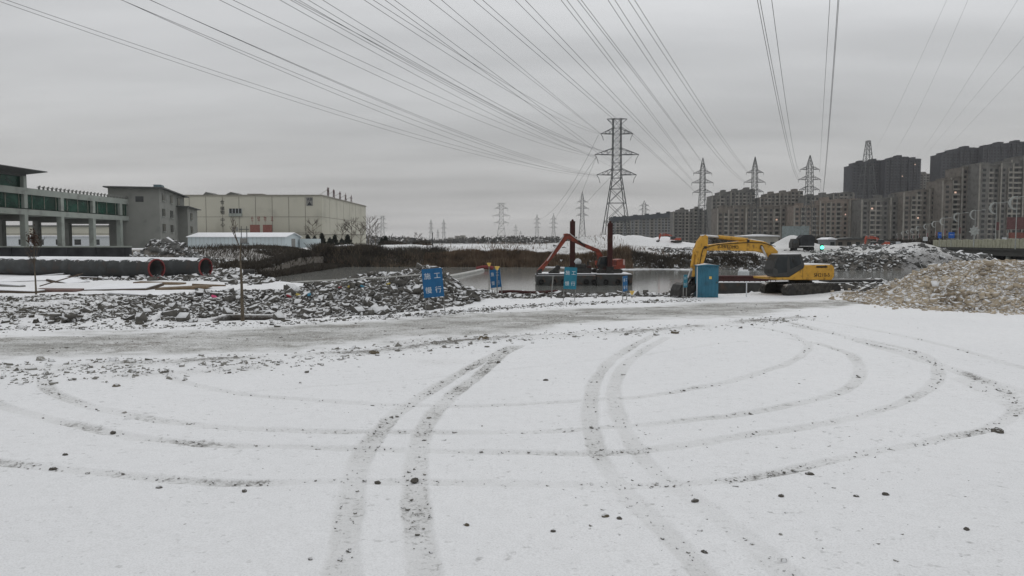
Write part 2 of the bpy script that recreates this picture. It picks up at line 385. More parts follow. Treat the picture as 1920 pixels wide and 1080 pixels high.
# second faint windrow on the far verge of the road
vg = np.exp(-((dd-0)/1e9)**2)*0
q2_ = catmull([G(a,b)[:2] for a,b in [(-200,622),(0,617),(400,611),(700,598),(950,578),(1150,566),(1350,561)]], 6)
dd2, par2 = polydist(q2_, 3); mm_ = np.exp(-(dd2/.8)**2)*np.clip(.5+1.5*vn(Xg,Yg,.6,57),0,1); dirt = np.maximum(dirt, .50*mm_)
q2_ = catmull([G(a,b)[:2] for a,b in [(-200,725),(0,712),(250,700),(450,690),(700,680),(900,668)]], 6)
dd2, par2 = polydist(q2_, 3); mm_ = np.exp(-(dd2/.9)**2)*np.clip(.4+1.6*vn(Xg,Yg,.5,56),0,1); dirt = np.maximum(dirt, .48*mm_); slush = np.maximum(slush, .25*mm_)
dirt = np.where(Yg < 40, dirt + .22*np.clip(vn(Xg,Yg,.35,55)+.5*vn(Xg,Yg,.9,54), 0, 1), dirt)
# rubble belts: bare ground showing
rub = sst(Yg, 32.9, 34.2)*(1-sst(Yg,47,51))*(1-sst(Xg,-21,-13))*.66
front = np.interp(Xg, [-30,-13,-6,0,4], [33.0,33.8,37.5,45.5,51])
rub2 = sst(Yg, front-.3, front+.8)*(1-sst(Xg,1,4))*sst(Xg,-20,-14)*(Yg<62)*.70
dirt = np.maximum(dirt, np.maximum(rub, rub2))
dm = np.sqrt(((Xg-33.2)/11.6)**2 + ((Yg-45.0)/8.6)**2)+.05*vn(Xg,Yg,.5,71)
gm = 1-sst(dm, .96, 1.03); dirt = np.maximum(dirt, gm*.80); brown = np.maximum(brown, gm)
gm = np.exp(-(((Xg-25)/4.5)**2)-(((Yg-53)/6)**2)); dirt = np.maximum(dirt, np.clip(gm*1.6,0,1)*.72)
gm = sst(Yg, 49.2, 50.6)*(Yg<66)*sst(Xg,12,15); dirt = np.maximum(dirt, gm*.6)
gm = sst(Xg,-14.2,-13.8)*(1-sst(Xg,-11.8,-11.4))*sst(Yg,34.6,34.9)*(1-sst(Yg,37.2,37.5)); dirt = np.maximum(dirt, gm); brown = np.maximum(brown, gm*.5)
for (px_, py_, rx_, ry_, a_, b__) in ((290,540,5.5,3.0,.75,.8),(190,552,5,1.6,.6,.5),(110,540,4,1.5,.6,.4),(60,545,3.5,2,.5,.3),(380,558,4,1.2,.5,.3),(480,520,3,4,.45,.2),(560,540,3,3,.55,.2)):
    g_ = G(px_, py_); q_ = np.exp(-(((Xg-g_.x)/rx_)**2)-(((Yg-g_.y)/ry_)**2)); dirt = np.maximum(dirt, q_*a_); brown = np.maximum(brown, q_*b__)
# far land
farm = Yg > 88
dirt = np.where(farm, .46 + .6*vn(Xg,Yg,.05,72)+.5*vn(Xg,Yg,.2,73)+.3*vn(Xg,Yg*.5,.6,74), dirt); brown = np.where(farm, .25, brown); slush = np.where(farm, np.clip(.35+.8*vn(Xg,Yg,.08,75),0,1), slush)
fbank = farm & (Yg < farY(Xg)+8) & (Xg > -37); dirt = np.where(fbank, .95, dirt)
hp = farm & (Xg > X(1700,138)-7) & (Xg < X(1760,138)+6) & (Yg<146); dirt = np.where(hp, .60, dirt); brown = np.where(hp & (Xg > X(1722,138)), .8, brown)
gl = farm & (Xg < -34) & (Yg > 96) & (Yg < 132); dirt = np.where(gl, 1.0, dirt)
dirt = np.where(Yg>300, .75, dirt)
snow_heaps = np.zeros_like(Xg)
for (a,b,h,sx,sy) in FARM[:8]+FARM[14:-4]:
    snow_heaps = np.maximum(snow_heaps, np.exp(-(((Xg-a)/sx)**2)-(((Yg-b)/sy)**2)))
dirt = np.where(farm, dirt*(1-sst(snow_heaps,.1,.4)*.45), dirt)

dark_soil = sst(Xg,-14.3,-14.0)*(1-sst(Xg,-11.6,-11.3))*sst(Yg,34.7,35.0)*(1-sst(Yg,37.1,37.5))*.92  # soil over the whole pit taken almost to black
dark_soil = np.maximum(dark_soil, farm*np.clip(1-abs(Yg-farY(Xg)-1.5)/3.0,0,1)*(Xg>-36)*(.55+vn(Xg,Yg,.3,76)))  # plus wet mud along the far waterline
dark_soil = np.clip(dark_soil,0,1)
m, t, b = newmat('snowy_ground'); n = t.nodes; l = t.links
def nd(ty, **k):
    q = n.new(ty)
    for a_, b_ in k.items(): setattr(q, a_, b_)
    return q
def mth(op, a_, b_=None, c_=None, cl=False):
    q = nd('ShaderNodeMath', operation=op, use_clamp=cl)
    for i, v in enumerate((a_, b_, c_)):
        if v is None: continue
        if isinstance(v, (int, float)): q.inputs[i].default_value = v
        else: l.new(v, q.inputs[i])
    return q.outputs[0]
def mixc(f, a_, b_):
    q = nd('ShaderNodeMix', data_type='RGBA')
    for i, v in ((0, f), (6, a_), (7, b_)):
        if isinstance(v, tuple): q.inputs[i].default_value = v
        elif isinstance(v, (int, float)): q.inputs[i].default_value = v
        else: l.new(v, q.inputs[i])
    return q.outputs[2]
def attr(nm): return nd('ShaderNodeAttribute', attribute_name=nm).outputs['Fac']
geo = nd('ShaderNodeNewGeometry')
def noise(scale, det=5, rough=.6, stretch=None):
    q = nd('ShaderNodeTexNoise'); q.inputs['Scale'].default_value = scale; q.inputs['Detail'].default_value = det; q.inputs['Roughness'].default_value = rough
    l.new(geo.outputs['Position'], q.inputs['Vector']); return q.outputs[0]
nA, nB, nC, nF = noise(5.5, 6, .62), noise(1.1, 5), noise(.16, 4), noise(17, 4, .6)
nn = mth('ADD', mth('ADD', mth('MULTIPLY', nA, .42), mth('MULTIPLY', nB, .26)), mth('MULTIPLY', nF, .32))
sepn = nd('ShaderNodeSeparateXYZ'); l.new(geo.outputs['True Normal'], sepn.inputs[0])
steep = mth('MULTIPLY', mth('SUBTRACT', 1.0, sepn.outputs[2]), .6)
dv = mth('ADD', attr('dirt'), steep)
thr = mth('SUBTRACT', .66, mth('MULTIPLY', dv, .26))
dmask = mth('MULTIPLY', mth('MULTIPLY', mth('SUBTRACT', nn, thr), 7.5, cl=True), mth('ADD', .66, mth('MULTIPLY', attr('dirt'), .4)), cl=True)
nP = noise(.55, 4)
spk = mth('MULTIPLY', mth('SUBTRACT', nF, mth('SUBTRACT', mth('SUBTRACT', .76, mth('MULTIPLY', nP, .16)), mth('MULTIPLY', attr('slush'), .30))), 7.0, cl=True)
snowc = mixc(nC, (.74,.75,.765,1), (.83,.835,.845,1))
slc = mixc(nB, (.30,.297,.27,1), (.46,.457,.43,1))
c1 = mixc(mth('MULTIPLY', attr('slush'), mth('ADD', .50, mth('MULTIPLY', nB, .7)), cl=True), snowc, slc)
soft = mth('MULTIPLY', mth('SUBTRACT', noise(3.2, 5, .65), .46), 2.2, cl=True)
c1 = mixc(mth('MULTIPLY', soft, .26), c1, (.50,.505,.50,1))
clump = mth('MULTIPLY', mth('SUBTRACT', mth('ADD', mth('MULTIPLY', noise(6.5, 3, .55), .75), mth('MULTIPLY', nP, .25)), mth('SUBTRACT', .615, mth('MULTIPLY', attr('dirt'), .10))), 9.0, cl=True)
c1 = mixc(mth('MULTIPLY', clump, .62), c1, (.27,.27,.26,1))
grain = mth('MULTIPLY', mth('SUBTRACT', noise(42, 3, .6), .5), 1.4)
c1 = mixc(mth('ADD', .10, grain, cl=True), c1, (.45,.455,.45,1))
c1 = mixc(mth('MULTIPLY', spk, .62), c1, (.15,.147,.138,1))
dgrey = mixc(nA, (.06,.056,.05,1), (.19,.18,.165,1)); dbrown = mixc(nA, (.10,.08,.058,1), (.25,.21,.16,1))
c2 = mixc(dmask, c1, mixc(attr('brown'), dgrey, dbrown))
c2 = mixc(attr('dark_soil'), c2, (.022,.019,.016,1))
l.new(c2, b.inputs['Base Color']); b.inputs['Roughness'].default_value = .85; b.inputs['Specular IOR Level'].default_value = .2
bp = nd('ShaderNodeBump'); bp.inputs['Strength'].default_value = .6; bp.inputs['Distance'].default_value = .05
l.new(noise(9, 7, .68), bp.inputs['Height']); l.new(bp.outputs[0], b.inputs['Normal'])
M['ground'] = m

nr, nc = Xg.shape
V = np.stack([Xg, Yg, Zg], -1).reshape(-1, 3)
idx = np.arange(nr*nc).reshape(nr, nc)
Fq = np.stack([idx[:-1,:-1], idx[:-1,1:], idx[1:,1:], idx[1:,:-1]], -1).reshape(-1, 4)
ground = np_mesh('ground', V, Fq, M['ground'])
for nm, arr in (('dirt', dirt), ('slush', slush), ('brown', brown), ('dark_soil', dark_soil)):
    a_ = ground.data.attributes.new(nm, 'FLOAT', 'POINT'); a_.data.foreach_set('value', np.ascontiguousarray(arr, dtype=np.float32).ravel())
ground.data.polygons.foreach_set('use_smooth', np.ones(len(Fq), dtype=bool))
tag(ground, kind='structure')

# ---- water
m, t, b = newmat('grey_water'); n = t.nodes; l = t.links
geo = nd('ShaderNodeNewGeometry')
c = mixc(noise(.12, 4), (.155,.16,.15,1), (.20,.203,.19,1)); l.new(c, b.inputs['Base Color'])
b.inputs['Roughness'].default_value = .10; b.inputs['IOR'].default_value = 1.33; b.inputs['Specular IOR Level'].default_value = .32
bp = nd('ShaderNodeBump'); bp.inputs['Strength'].default_value = .12; bp.inputs['Distance'].default_value = .05
mp = nd('ShaderNodeMapping'); mp.inputs['Scale'].default_value = (1, .6, 1); l.new(geo.outputs['Position'], mp.inputs[0])
q = nd('ShaderNodeTexNoise'); q.inputs['Scale'].default_value = 1.6; q.inputs['Detail'].default_value = 5; l.new(mp.outputs[0], q.inputs['Vector'])
l.new(q.outputs[0], bp.inputs['Height']); l.new(bp.outputs[0], b.inputs['Normal'])
WZ = -1.0
wat = MB().add([(-48,44,WZ),(400,44,WZ),(400,275,WZ),(-48,275,WZ)], [(0,1,2,3)]).build('water', m); tag(wat, kind='structure')
iceo = MB()
for k in range(46):   # snow covered ice shelf along the far shore, behind the barge
    x0 = 6 + k*0.62; yy = float(farY(x0)); d0 = 2.4+1.6*math.sin(k*.37)+random.uniform(-.5,.5)
    iceo.box(x0, x0+.62, yy-d0, yy+.8, WZ-.05, WZ+.09+.03*(k%2))
tag(iceo.build('shore_ice', M['snowmat']), kind='structure')

# ------------------------------------------------------------------ scattered rubble
def chunks(name, xs, ys, size, matl, flat=(.35,1.0), sink=.3, zs=None):
    nC_ = len(xs)
    base = np.array([(-1,-1,-1),(1,-1,-1),(1,1,-1),(-1,1,-1),(-1,-1,1),(1,-1,1),(1,1,1),(-1,1,1)], float)
    V = np.repeat(base[None], nC_, 0)*(.62+.38*rng.random((nC_,8,1))) + .28*(rng.random((nC_,8,3))-.5)
    s = size[:,None]*np.stack([.7+.7*rng.random(nC_), .6+.5*rng.random(nC_), flat[0]+(flat[1]-flat[0])*rng.random(nC_)], 1)*.5
    V = V*s[:,None,:]
    a = rng.random(nC_)*6.283; b_ = (rng.random(nC_)-.5)*1.3; 
    cb, sb = np.cos(b_)[:,None], np.sin(b_)[:,None]; x_, z_ = V[...,0]*cb+V[...,2]*sb, -V[...,0]*sb+V[...,2]*cb
    ca, sa = np.cos(a)[:,None], np.sin(a)[:,None]; xx, yy = x_*ca-V[...,1]*sa, x_*sa+V[...,1]*ca
    z0 = H(xs, ys) if zs is None else zs
    V = np.stack([xx+xs[:,None], yy+ys[:,None], z_+(z0+size*(.5-sink)*.6)[:,None]], -1).reshape(-1,3)
    f = np.array([(0,3,2,1),(4,5,6,7),(0,1,5,4),(1,2,6,5),(2,3,7,6),(3,0,4,7)])
    Fq = (f[None]+(np.arange(nC_)*8)[:,None,None]).reshape(-1,4)
    return np_mesh(name, V, Fq, matl)
def lognorm(n_, med, sg, hi): return np.minimum(med*np.exp(sg*rng.standard_normal(n_)), hi)

def along(path, n_, sd):
    p = catmull([G(a,b_)[:2] for a,b_ in path], 6); i = rng.integers(0, len(p)-1, n_); t_ = rng.random(n_)[:,None]
    q_ = p[i]*(1-t_)+p[i+1]*t_; return q_ + rng.normal(0, sd, (n_,2))
# central heap
n0 = 52000; xs = rng.uniform(-21, 3, n0); ys = rng.uniform(33, 53, n0)
fr = np.interp(xs, [-21,-13,-6,0,3], [33.2,34.0,37.8,45.8,50.5])
hh = sum(h*np.exp(-(((xs-a)/sx)**2)-(((ys-b)/sy)**2)) for a,b,h,sx,sy in NEAR)
k = (ys > fr) & (ys < shoreY(xs)) & (rng.random(n0) < np.clip(.16+.75*hh,0,1)) & ~((xs<-11.2)&(xs>-14.5)&(ys>33.9)&(ys<37.8))
o = chunks('rubble_heap', xs[k], ys[k], lognorm(k.sum(), .135, .55, .62), M['rock_grey'])
tag(o, 'broken rubble heap dusted with snow behind the largest blue sign', 'rubble', kind='stuff')
# left belt
n0 = 15000; xs = rng.uniform(-40, -13, n0); ys = rng.uniform(33, 50, n0)
k = (rng.random(n0) < .55*np.clip(.6+1.6*vn(xs,ys,.4,5),0,1)) & ~((xs<-11.2)&(xs>-14.5)&(ys>33.9)&(ys<37.8))
o = chunks('earth_clods', xs[k], ys[k], lognorm(k.sum(), .13, .5, .42), M['clod'], (.4,.9), .55)
tag(o, 'grey earth clods and snow along the far verge of the haul road at left', 'clods', kind='stuff')
q_ = along([(-200,620),(0,615),(400,609),(700,595),(850,586),(950,577),(1100,568),(1300,563)], 2600, .55)
o = chunks('verge_clods', q_[:,0], q_[:,1], lognorm(len(q_), .06, .6, .3), M['clod'], (.35,.8), .5)
tag(o, 'small clods spilled from the rubble banks onto the far verge of the haul road', 'clods', kind='stuff')
# gravel heap
n0 = 52000; xs = rng.uniform(20, 46, n0); ys = rng.uniform(35, 54, n0)
d = np.sqrt(((xs-33.2)/11.6)**2 + ((ys-45.0)/8.6)**2)
k = (d < 1.03+.06*rng.standard_normal(n0)) & (rng.random(n0) < .62)
o = chunks('gravel_heap', xs[k], ys[k], lognorm(k.sum(), .12, .5, .5), M['rock_brown'], (.35,1), .4)
tag(o, 'brown gravel heap streaked with snow at the right edge', 'gravel', kind='stuff')
# grey rubble right of the yellow excavator
n0 = 7000; xs = rng.uniform(11, 33, n0); ys = rng.uniform(48.5, 66, n0)
k = (ys < shoreY(xs)+.6) & (rng.random(n0) < np.where(xs>20,.6,.35)) & (np.sqrt(((xs-33.2)/11.6)**2 + ((ys-45.0)/8.6)**2)>.98) & ~((xs>12)&(xs<23)&(ys<54))
o = chunks('bank_rubble', xs[k], ys[k], lognorm(k.sum(), .24, .55, .9), M['rock_grey'], (.3,.9), .35)
tag(o, 'dark grey rubble and snow around the yellow excavator tracks', 'rubble', kind='stuff')
# stones along the near shoreline
n0 = 2600; xs = rng.uniform(-14, 13, n0); ys = shoreY(xs) + rng.normal(-.6, .8, n0)
o = chunks('shoreline_stones', xs, ys, lognorm(n0, .17, .5, .6), M['rock_grey'], (.3,.9), .35)
tag(o, 'snow dusted stones lining the near water edge', 'stones', kind='stuff')
# far banks
n0 = 20000; xs = rng.uniform(9, 92, n0); ys = farY(xs) + rng.uniform(-1, 26, n0)**1.0
k = rng.random(n0) < np.clip(.22+1.3*vn(xs,ys,.12,77)+.45*(ys<farY(xs)+6), 0, 1)
o = chunks('far_bank_rubble', xs[k], ys[k], lognorm(k.sum(), .34, .5, 1.2), M['rock_far'], (.3,.9), .35)
tag(o, 'dark rubble and snow on the far bank right of the barge', 'rubble', kind='stuff')
n0 = 5200; xs = rng.uniform(X(225,100), X(480,110), n0); ys = rng.uniform(93, 114, n0)
k = rng.random(n0) < np.where(xs < X(365,100), .8, .35)
o = chunks('demolition_rubble', xs[k], ys[k], lognorm(k.sum(), .40, .55, 1.5), M['rock_far'], (.3,.9), .35)
tag(o, 'heap of demolition rubble behind the open pipe ends', 'rubble', kind='stuff')

# pebbles on the snow
pp = []; sz = []
q_ = along([(-200,700),(0,694),(160,685),(330,678),(560,664),(700,659),(850,640),(1000,632),(1200,622),(1400,604),(1500,596)], 4200, .60)
kk = rng.random(len(q_)) < np.clip(.55+1.5*vn(q_[:,0],q_[:,1],.55,68),0,1); q_ = q_[kk]
q2_ = along([(-200,735),(0,715),(200,700),(400,690),(600,676)], 500, .8); q_ = np.concatenate([q_, q2_])
o = chunks('windrow_clods', q_[:,0], q_[:,1], lognorm(len(q_), .062, .55, .24), M['windrow'], (.3,.75), .5)
tag(o, 'windrow of frozen clods scraped up along the near side of the haul road', 'clods', kind='stuff')
for i_, (path, hw_, ss_, ds_) in enumerate(TR):
    n_ = [120,120,50,30,70,110,120,240,30,20,20,6,20][i_]
    q_ = along(path, n_, hw_*.55); pp.append(q_); sz.append(lognorm(n_, .028, .45, .09)*(1+.02*q_[:,1]))
n_ = 420; yy_ = 6+ (rng.random(n_)**1.5)*38; q_ = np.stack([rng.uniform(-.75,.75,n_)*yy_, yy_], 1); pp.append(q_); sz.append(lognorm(n_, .022, .5, .09)*(1+.02*q_[:,1]))
n_ = 260; yy_ = rng.uniform(6.5,15,n_); q_ = np.stack([yy_*rng.uniform(.02,.55,n_), yy_], 1); pp.append(q_); sz.append(lognorm(n_, .032, .5, .1))
n_ = 900; q_ = along([(-300,668),(0,648),(400,634),(700,618),(950,601),(1200,585),(1450,573)], n_, 1.6); pp.append(q_); sz.append(lognorm(n_, .05, .5, .2))
q_ = np.concatenate(pp); s_ = np.concatenate(sz)
o = chunks('pebbles', q_[:,0], q_[:,1], s_*.85, M['pebble'], (.3,.7), .75)
tag(o, 'small dark pebbles strewn over the trodden snow', 'pebbles', kind='stuff')

# single stones one can point at
def stone_mesh(seed):
    r_ = random.Random(seed); mb = MB(); vs = []; fs = []; n_ = 10; m_ = 6
    for j in range(m_+1):
        th = math.pi*j/m_
        for i in range(n_):
            ph = 2*math.pi*i/n_; k_ = 1+r_.uniform(-.16,.16)
            vs.append((math.sin(th)*math.cos(ph)*k_*.6, math.sin(th)*math.sin(ph)*k_*.45, math.cos(th)*k_*.36))
    for j in range(m_):
        for i in range(n_): fs.append((j*n_+i, j*n_+(i+1)%n_, (j+1)*n_+(i+1)%n_, (j+1)*n_+i))
    return mb.add(vs, fs)
STONES = [(218,726,13,'brown stone alone on the snow near the left edge, above the arc tracks'),(430,698,9,'dark stone just below the windrow at left'),
 (122,856,10,'grey stone above the lowest arc track near the left edge'),(100,883,12,'dark stone lying on the lowest arc track at far left'),
 (212,816,11,'dark stone on the third arc track at left'),(1023,712,10,'dark stone alone in the clean snow right of the left tyre tracks'),
 (935,679,10,'dark stone where the left tyre tracks fade into the windrow'),(708,902,13,'dark round stone between the two wide tyre tracks'),
 (778,898,18,'large dark stone on the right one of the wide tyre tracks'),(875,982,13,'brown stone right of the wide tyre tracks near the bottom'),
 (1135,968,15,'tan stone at bottom centre beside a flat grey one'),(1161,972,13,'flat grey stone right beside the tan stone'),
 (1037,993,11,'small grey stone below the tan stone at bottom centre'),(1465,928,13,'dark stone in clean snow at lower right, the left one of two'),
 (1605,933,10,'small dark stone in clean snow at lower right, the right one of two'),(1303,941,15,'flat dark stone on the faint right tyre track'),
 (458,918,12,'dark elongated stone just below the lowest arc track, left of the wide tracks'),(298,914,11,'small dark stone below the lowest arc track at left'),
 (1870,808,22,'large dark stone beside the right edge bend of the track'),(1518,889,15,'dark stone on the lowest arc track at right'),
 (906,637,26,'big brown clod on the windrow above the left tyre tracks'),(582,1052,11,'dark stone at the bottom left of the wide tracks'),
 (700,662,22,'long brown clod lying in the windrow left of centre'),(1265,626,20,'brown clod at the right end of the windrow'),
 (1660,930,12,'grey lump of slush at lower right'),(1812,1000,12,'dark stone near the bottom right corner'),(1320,1035,14,'dark stone on the faint right track near the bottom')]
for i_, (px, py, wpx, lab) in enumerate(STONES):
    g_ = G(px, py); s_ = wpx*math.hypot(g_.x, g_.y)/F*.86
    o = stone_mesh(i_).build('stone', M['stone'] if i_ not in (0,9,10,20,22,23) else M['clodbrown'])
    o.location = (g_.x, g_.y, HZ(g_.x, g_.y)+.04*s_); o.scale = (s_, s_, s_*.9); o.rotation_euler = (0,0,i_*1.3)
    tag(o, lab, 'stone', 'stones lying on the snow')

# ------------------------------------------------------------------ text
def text_mesh(s_, size, parent, matl, loc, rot, name='lettering', ext=.01, sx=1.0):
    cu = D.curves.new(name, 'FONT'); cu.body = s_; cu.size = size; cu.extrude = ext; cu.align_x = 'CENTER'; cu.align_y = 'CENTER'
    tmp = D.objects.new('tmp_text', cu); C.objects.link(tmp)
    dg = bpy.context.evaluated_depsgraph_get(); me = D.meshes.new_from_object(tmp.evaluated_get(dg))
    D.objects.remove(tmp); me.name = name; me.materials.clear(); me.materials.append(matl)
    o = D.objects.new(name, me); C.objects.link(o); o.location = loc; o.rotation_euler = rot; o.scale = (sx,1,1)
    if parent: o.parent = parent
    return o

# ------------------------------------------------------------------ excavators
class Frame:
    """side profile frame: local x = facing direction, local y = driver's left (towards the camera)"""
    def __init__(s, px, py, Y, psi):
        p = P(px, py, Y); s.O = p; s.psi = psi; s.c, s.s_ = math.cos(psi), math.sin(psi)
        s.rz = math.atan2(-s.s_, -s.c)
    def loc(s, px, py, lat=0.0):
        u = ray(px, py)[0]/ray(px, py)[1]; fx, fy = -s.c, -s.s_; sx, sy = s.s_, -s.c
        a = (u*(s.O.y+lat*sy) - s.O.x - lat*sx)/(fx - u*fy)
        Yd = s.O.y + a*fy + lat*sy
        return (a, P(px, py, Yd).z - s.O.z)
def stadium(a0, a1, h0, h1, n_=9):
    r_ = (h1-h0)/2; c_ = (h0+h1)/2; pts = []
    for i in range(n_+1):
        t_ = -math.pi/2 + math.pi*i/n_; pts.append((a1-r_+math.cos(t_)*r_, c_+math.sin(t_)*r_))
    for i in range(n_+1):
        t_ = math.pi/2 + math.pi*i/n_; pts.append((a0+r_+math.cos(t_)*r_, c_+math.sin(t_)*r_))
    return pts
def crawler(root, a0, a1, h1, lat, wd, mt):
    mb = MB(); pts = stadium(a0, a1, 0, h1); mb.prism(pts, lat-wd/2, lat+wd/2)
    L = a1-a0-h1                                     # grouser bars over the belt
    k = int(L/.17)
    for i in range(k):
        a = a0+h1/2+L*(i+.5)/k
        mb.box(a-.025, a+.025, lat-wd/2-.01, lat+wd/2+.01, h1, h1+.045); mb.box(a-.025, a+.025, lat-wd/2-.01, lat+wd/2+.01, -.03, 0)
    tr = mb.build('crawler_track', M['trackmetal'], root)
    for i in range(7):
        a = a0+h1/2+L*i/6; r_ = h1*.40 if i in (0,6) else h1*.2; z_ = h1/2 if i in (0,6) else h1*.28
        for sd_ in (-1,1):
            MB().disc((a, lat+sd_*wd/2, z_), (0,1,0), r_, .06, 14).build('roller', M['darkmetal'], tr)
def tube_between(a, b, lat, r_): return MB().bar((a[0],lat,a[1]), (b[0],lat,b[1]), r_, 10)

zf = lambda x_, y_: (1240+x_/5.333, 400+y_/5.333)
fr1 = Frame(1500, 552.5, 52.0, R(17))
def excavator(fr, label, polys, paint, group=None, name='excavator'):
    root = empty(name, fr.O, fr.rz); tag(root, label, 'excavator', group)
    return root
root = empty('excavator', fr1.O, fr1.rz); tag(root, 'large yellow crawler excavator resting its bucket on the bank behind the blue cabin', 'excavator', 'excavators on the site')
ex = root
def pl(pts, lat=0.0, fr=fr1, z_=zf): return [fr.loc(*z_(*p), lat) for p in pts]
crawler(root, -2.15, 2.25, .82, .95+.25, .6, None); crawler(root, -2.15, 2.25, .82, -1.2, .6, None)
MB().box(-1.3,1.3,-.9,.9,.28,.72).build('undercarriage', M['darkmetal'], root, .03)
MB().disc((0,0,.86), (0,0,1), .78, .3, 24).build('swing_ring', M['darkmetal'], root)
body = pl([(1150,665),(1140,642),(1275,637),(1420,547),(1430,517),(1700,514),(1722,530),(1727,560),(1725,630),(1700,667)], 1.25)
bo = MB().prism(body, -1.3, 1.3).build('engine_housing', M['yellow'], root, .05)
ax = lambda x_, y_, lat=1.31: pl([(x_, y_)], lat)[0]
a_, h_ = ax(1415, 590); MB().box(a_-.012, a_+.012, 1.295, 1.312, h_-.42, h_+.40).build('panel_seam', M['darkmetal'], bo)
(a0,h0),(a1,h1) = ax(1550,545), ax(1660,525)
v_ = MB()
for i in range(7): v_.box(a1, a0, 1.3, 1.312+.006*(i%2), h0+(h1-h0)*i/7, h0+(h1-h0)*(i+.85)/7)
v_.build('vent_grille', M['black'], bo)
a_, h_ = ax(1605, 618); text_mesh('SH210-5', .36, bo, M['black'], (a_, 1.312, h_), (R(90),0,R(180)), ext=.004, sx=1.05)
top = [p for p in pl([(1430,517),(1700,514)], 1.25)]
MB().box(top[1][0]+.05, top[0][0]-.05, -1.2, 1.2, top[0][1]-.01, top[0][1]+.055).build('snow_cap', M['snowmat'], root, .02)
# walkway rail and exhaust
MB().bar((-1.6,-.5,top[0][1]), (-1.6,-.5,top[0][1]+.35), .06, 8).build('exhaust_pipe', M['darkmetal'], root)
cabp = pl([(1140,635),(1108,600),(1108,555),(1132,470),(1165,412),(1395,407),(1426,515),(1420,545),(1275,635)], 1.25)
cab = MB().prism(cabp, .36, 1.31).build('cab', mat('cab_frame', (.042,.043,.042), .5, 0, .2, 3), root, .03)
g_ = pl([(1160,560),(1128,545),(1150,475),(1175,430),(1262,428),(1255,590),(1170,600)], 1.31)
MB().prism(g_, 1.305, 1.318).build('door_window', M['glass_dark'], cab)
g_ = pl([(1280,428),(1378,424),(1400,505),(1290,560)], 1.31)
MB().prism(g_, 1.305, 1.318).build('side_window', M['glass_dark'], cab)
g_ = pl([(1108,600),(1108,555),(1132,470),(1165,412)], .8)
MB().prism([(p[0]+.005,p[1]) for p in g_]+[(p[0]-.02,p[1]) for p in reversed(g_)], .45, 1.22).build('windscreen', M['glass_dark'], cab)
s0 = pl([(1165,412),(1395,407)], 1.25)
MB().box(s0[1][0]+.1, s0[0][0]-.1, .4, 1.27, s0[0][1]-.005, s0[0][1]+.05).build('snow_cap', M['snowmat'], cab, .02)
boomp = pl([(432,335),(445,318),(560,303),(700,288),(830,272),(880,262),(1020,285),(1090,322),(1150,380),(1146,420),(1200,560),(1190,640),(1150,640),(1118,540),(1080,450),(1040,402),(960,382),(800,376),(640,372),(480,374),(440,362)], -.1)
boom = MB().prism(boomp, -.36, .10).build('boom', M['yellow'], root, .03)
a_, h_ = pl([(665,336)], .1)[0]; text_mesh('SUMITOMO', .30, boom, M['black'], (a_, .112, h_), (R(90), R(2.5), R(180)), ext=.004, sx=1.05)
for (x_, y_) in ((1000,330),(440,340),(868,275)):
    a_, h_ = pl([(x_, y_)], .1)[0]; MB().disc((a_, .1, h_), (0,1,0), .09, .12, 12).build('pin', M['darkmetal'], boom)
stickp = pl([(432,213),(458,232),(456,320),(442,400),(412,500),(382,565),(347,655),(314,650),(327,530),(338,430),(322,385),(362,280),(402,225)], -.1)
stick = MB().prism(stickp, -.30, .04).build('arm', M['yellow'], root, .03)
c_ = pl([(862,266),(572,236),(458,226)], -.1)
ac = tube_between(c_[0], c_[1], -.13, .13).build('arm_cylinder', M['yellow'], root, smooth=False)
tube_between(c_[1], c_[2], -.13, .075).build('piston_rod', M['chrome'], ac)
for lat in (.22, -.48):
    c_ = pl([(1120,600),(1062,455),(1002,330)], lat)
    bc = tube_between(c_[0], c_[1], lat, .11).build('boom_cylinder', M['yellow'], root)
    tube_between(c_[1], c_[2], lat, .06).build('piston_rod', M['chrome'], bc)
c_ = pl([(330,372),(302,545),(268,645)], -.1)
bc = tube_between(c_[0], c_[1], -.13, .085).build('bucket_cylinder', M['yellow'], root); tube_between(c_[1], c_[2], -.13, .05).build('piston_rod', M['chrome'], bc)
lk = MB()
for a, b_ in (((268,645),(330,640)),((268,645),(215,730)),((330,650),(255,770)),((345,655),(300,760))):
    q_ = pl([a, b_], -.1)
    for lat in (-.34, .08): lk.bar((q_[0][0],lat,q_[0][1]), (q_[1][0],lat,q_[1][1]), .07, 6)
lk.build('linkage', M['darkmetal'], root)
bk = pl([(160,712),(200,692),(238,700),(262,742),(322,690),(352,658),(345,720),(300,775),(240,815),(185,838),(128,822),(135,765)], -.1)
bu = MB().prism(bk, -.70, .45).build('bucket', M['darkmetal'], root, .03)
for i in range(5):
    q_ = pl([(150,815),(108,838)], -.1); MB().bar((q_[0][0],-.62+i*.25,q_[0][1]), (q_[1][0],-.62+i*.25,q_[1][1]), .06, 4, .03).build('bucket_tooth', M['trackmetal'], bu)
for (pts_, lat) in (([(1140,330),(1000,300),(880,285),(700,300),(560,318),(455,335),(420,350)], .13), ([(420,350),(400,420),(385,500),(360,560)], .08), ([(1150,420),(1120,360),(1040,300)], -.42)):
    q_ = pl(pts_, lat); MB().path([(a_, lat+.02*(i_%2), h_+.05*math.sin(i_*2)) for i_, (a_, h_) in enumerate(q_)], .025, 5).build('hydraulic_hose', M['rubber'], root)
q_ = pl([(452,222),(402,228)], -.1); MB().box(q_[0][0], q_[1][0], -.28, .02, q_[0][1]-.02, q_[0][1]+.05).build('snow_patch', M['snowmat'], stick, .02)
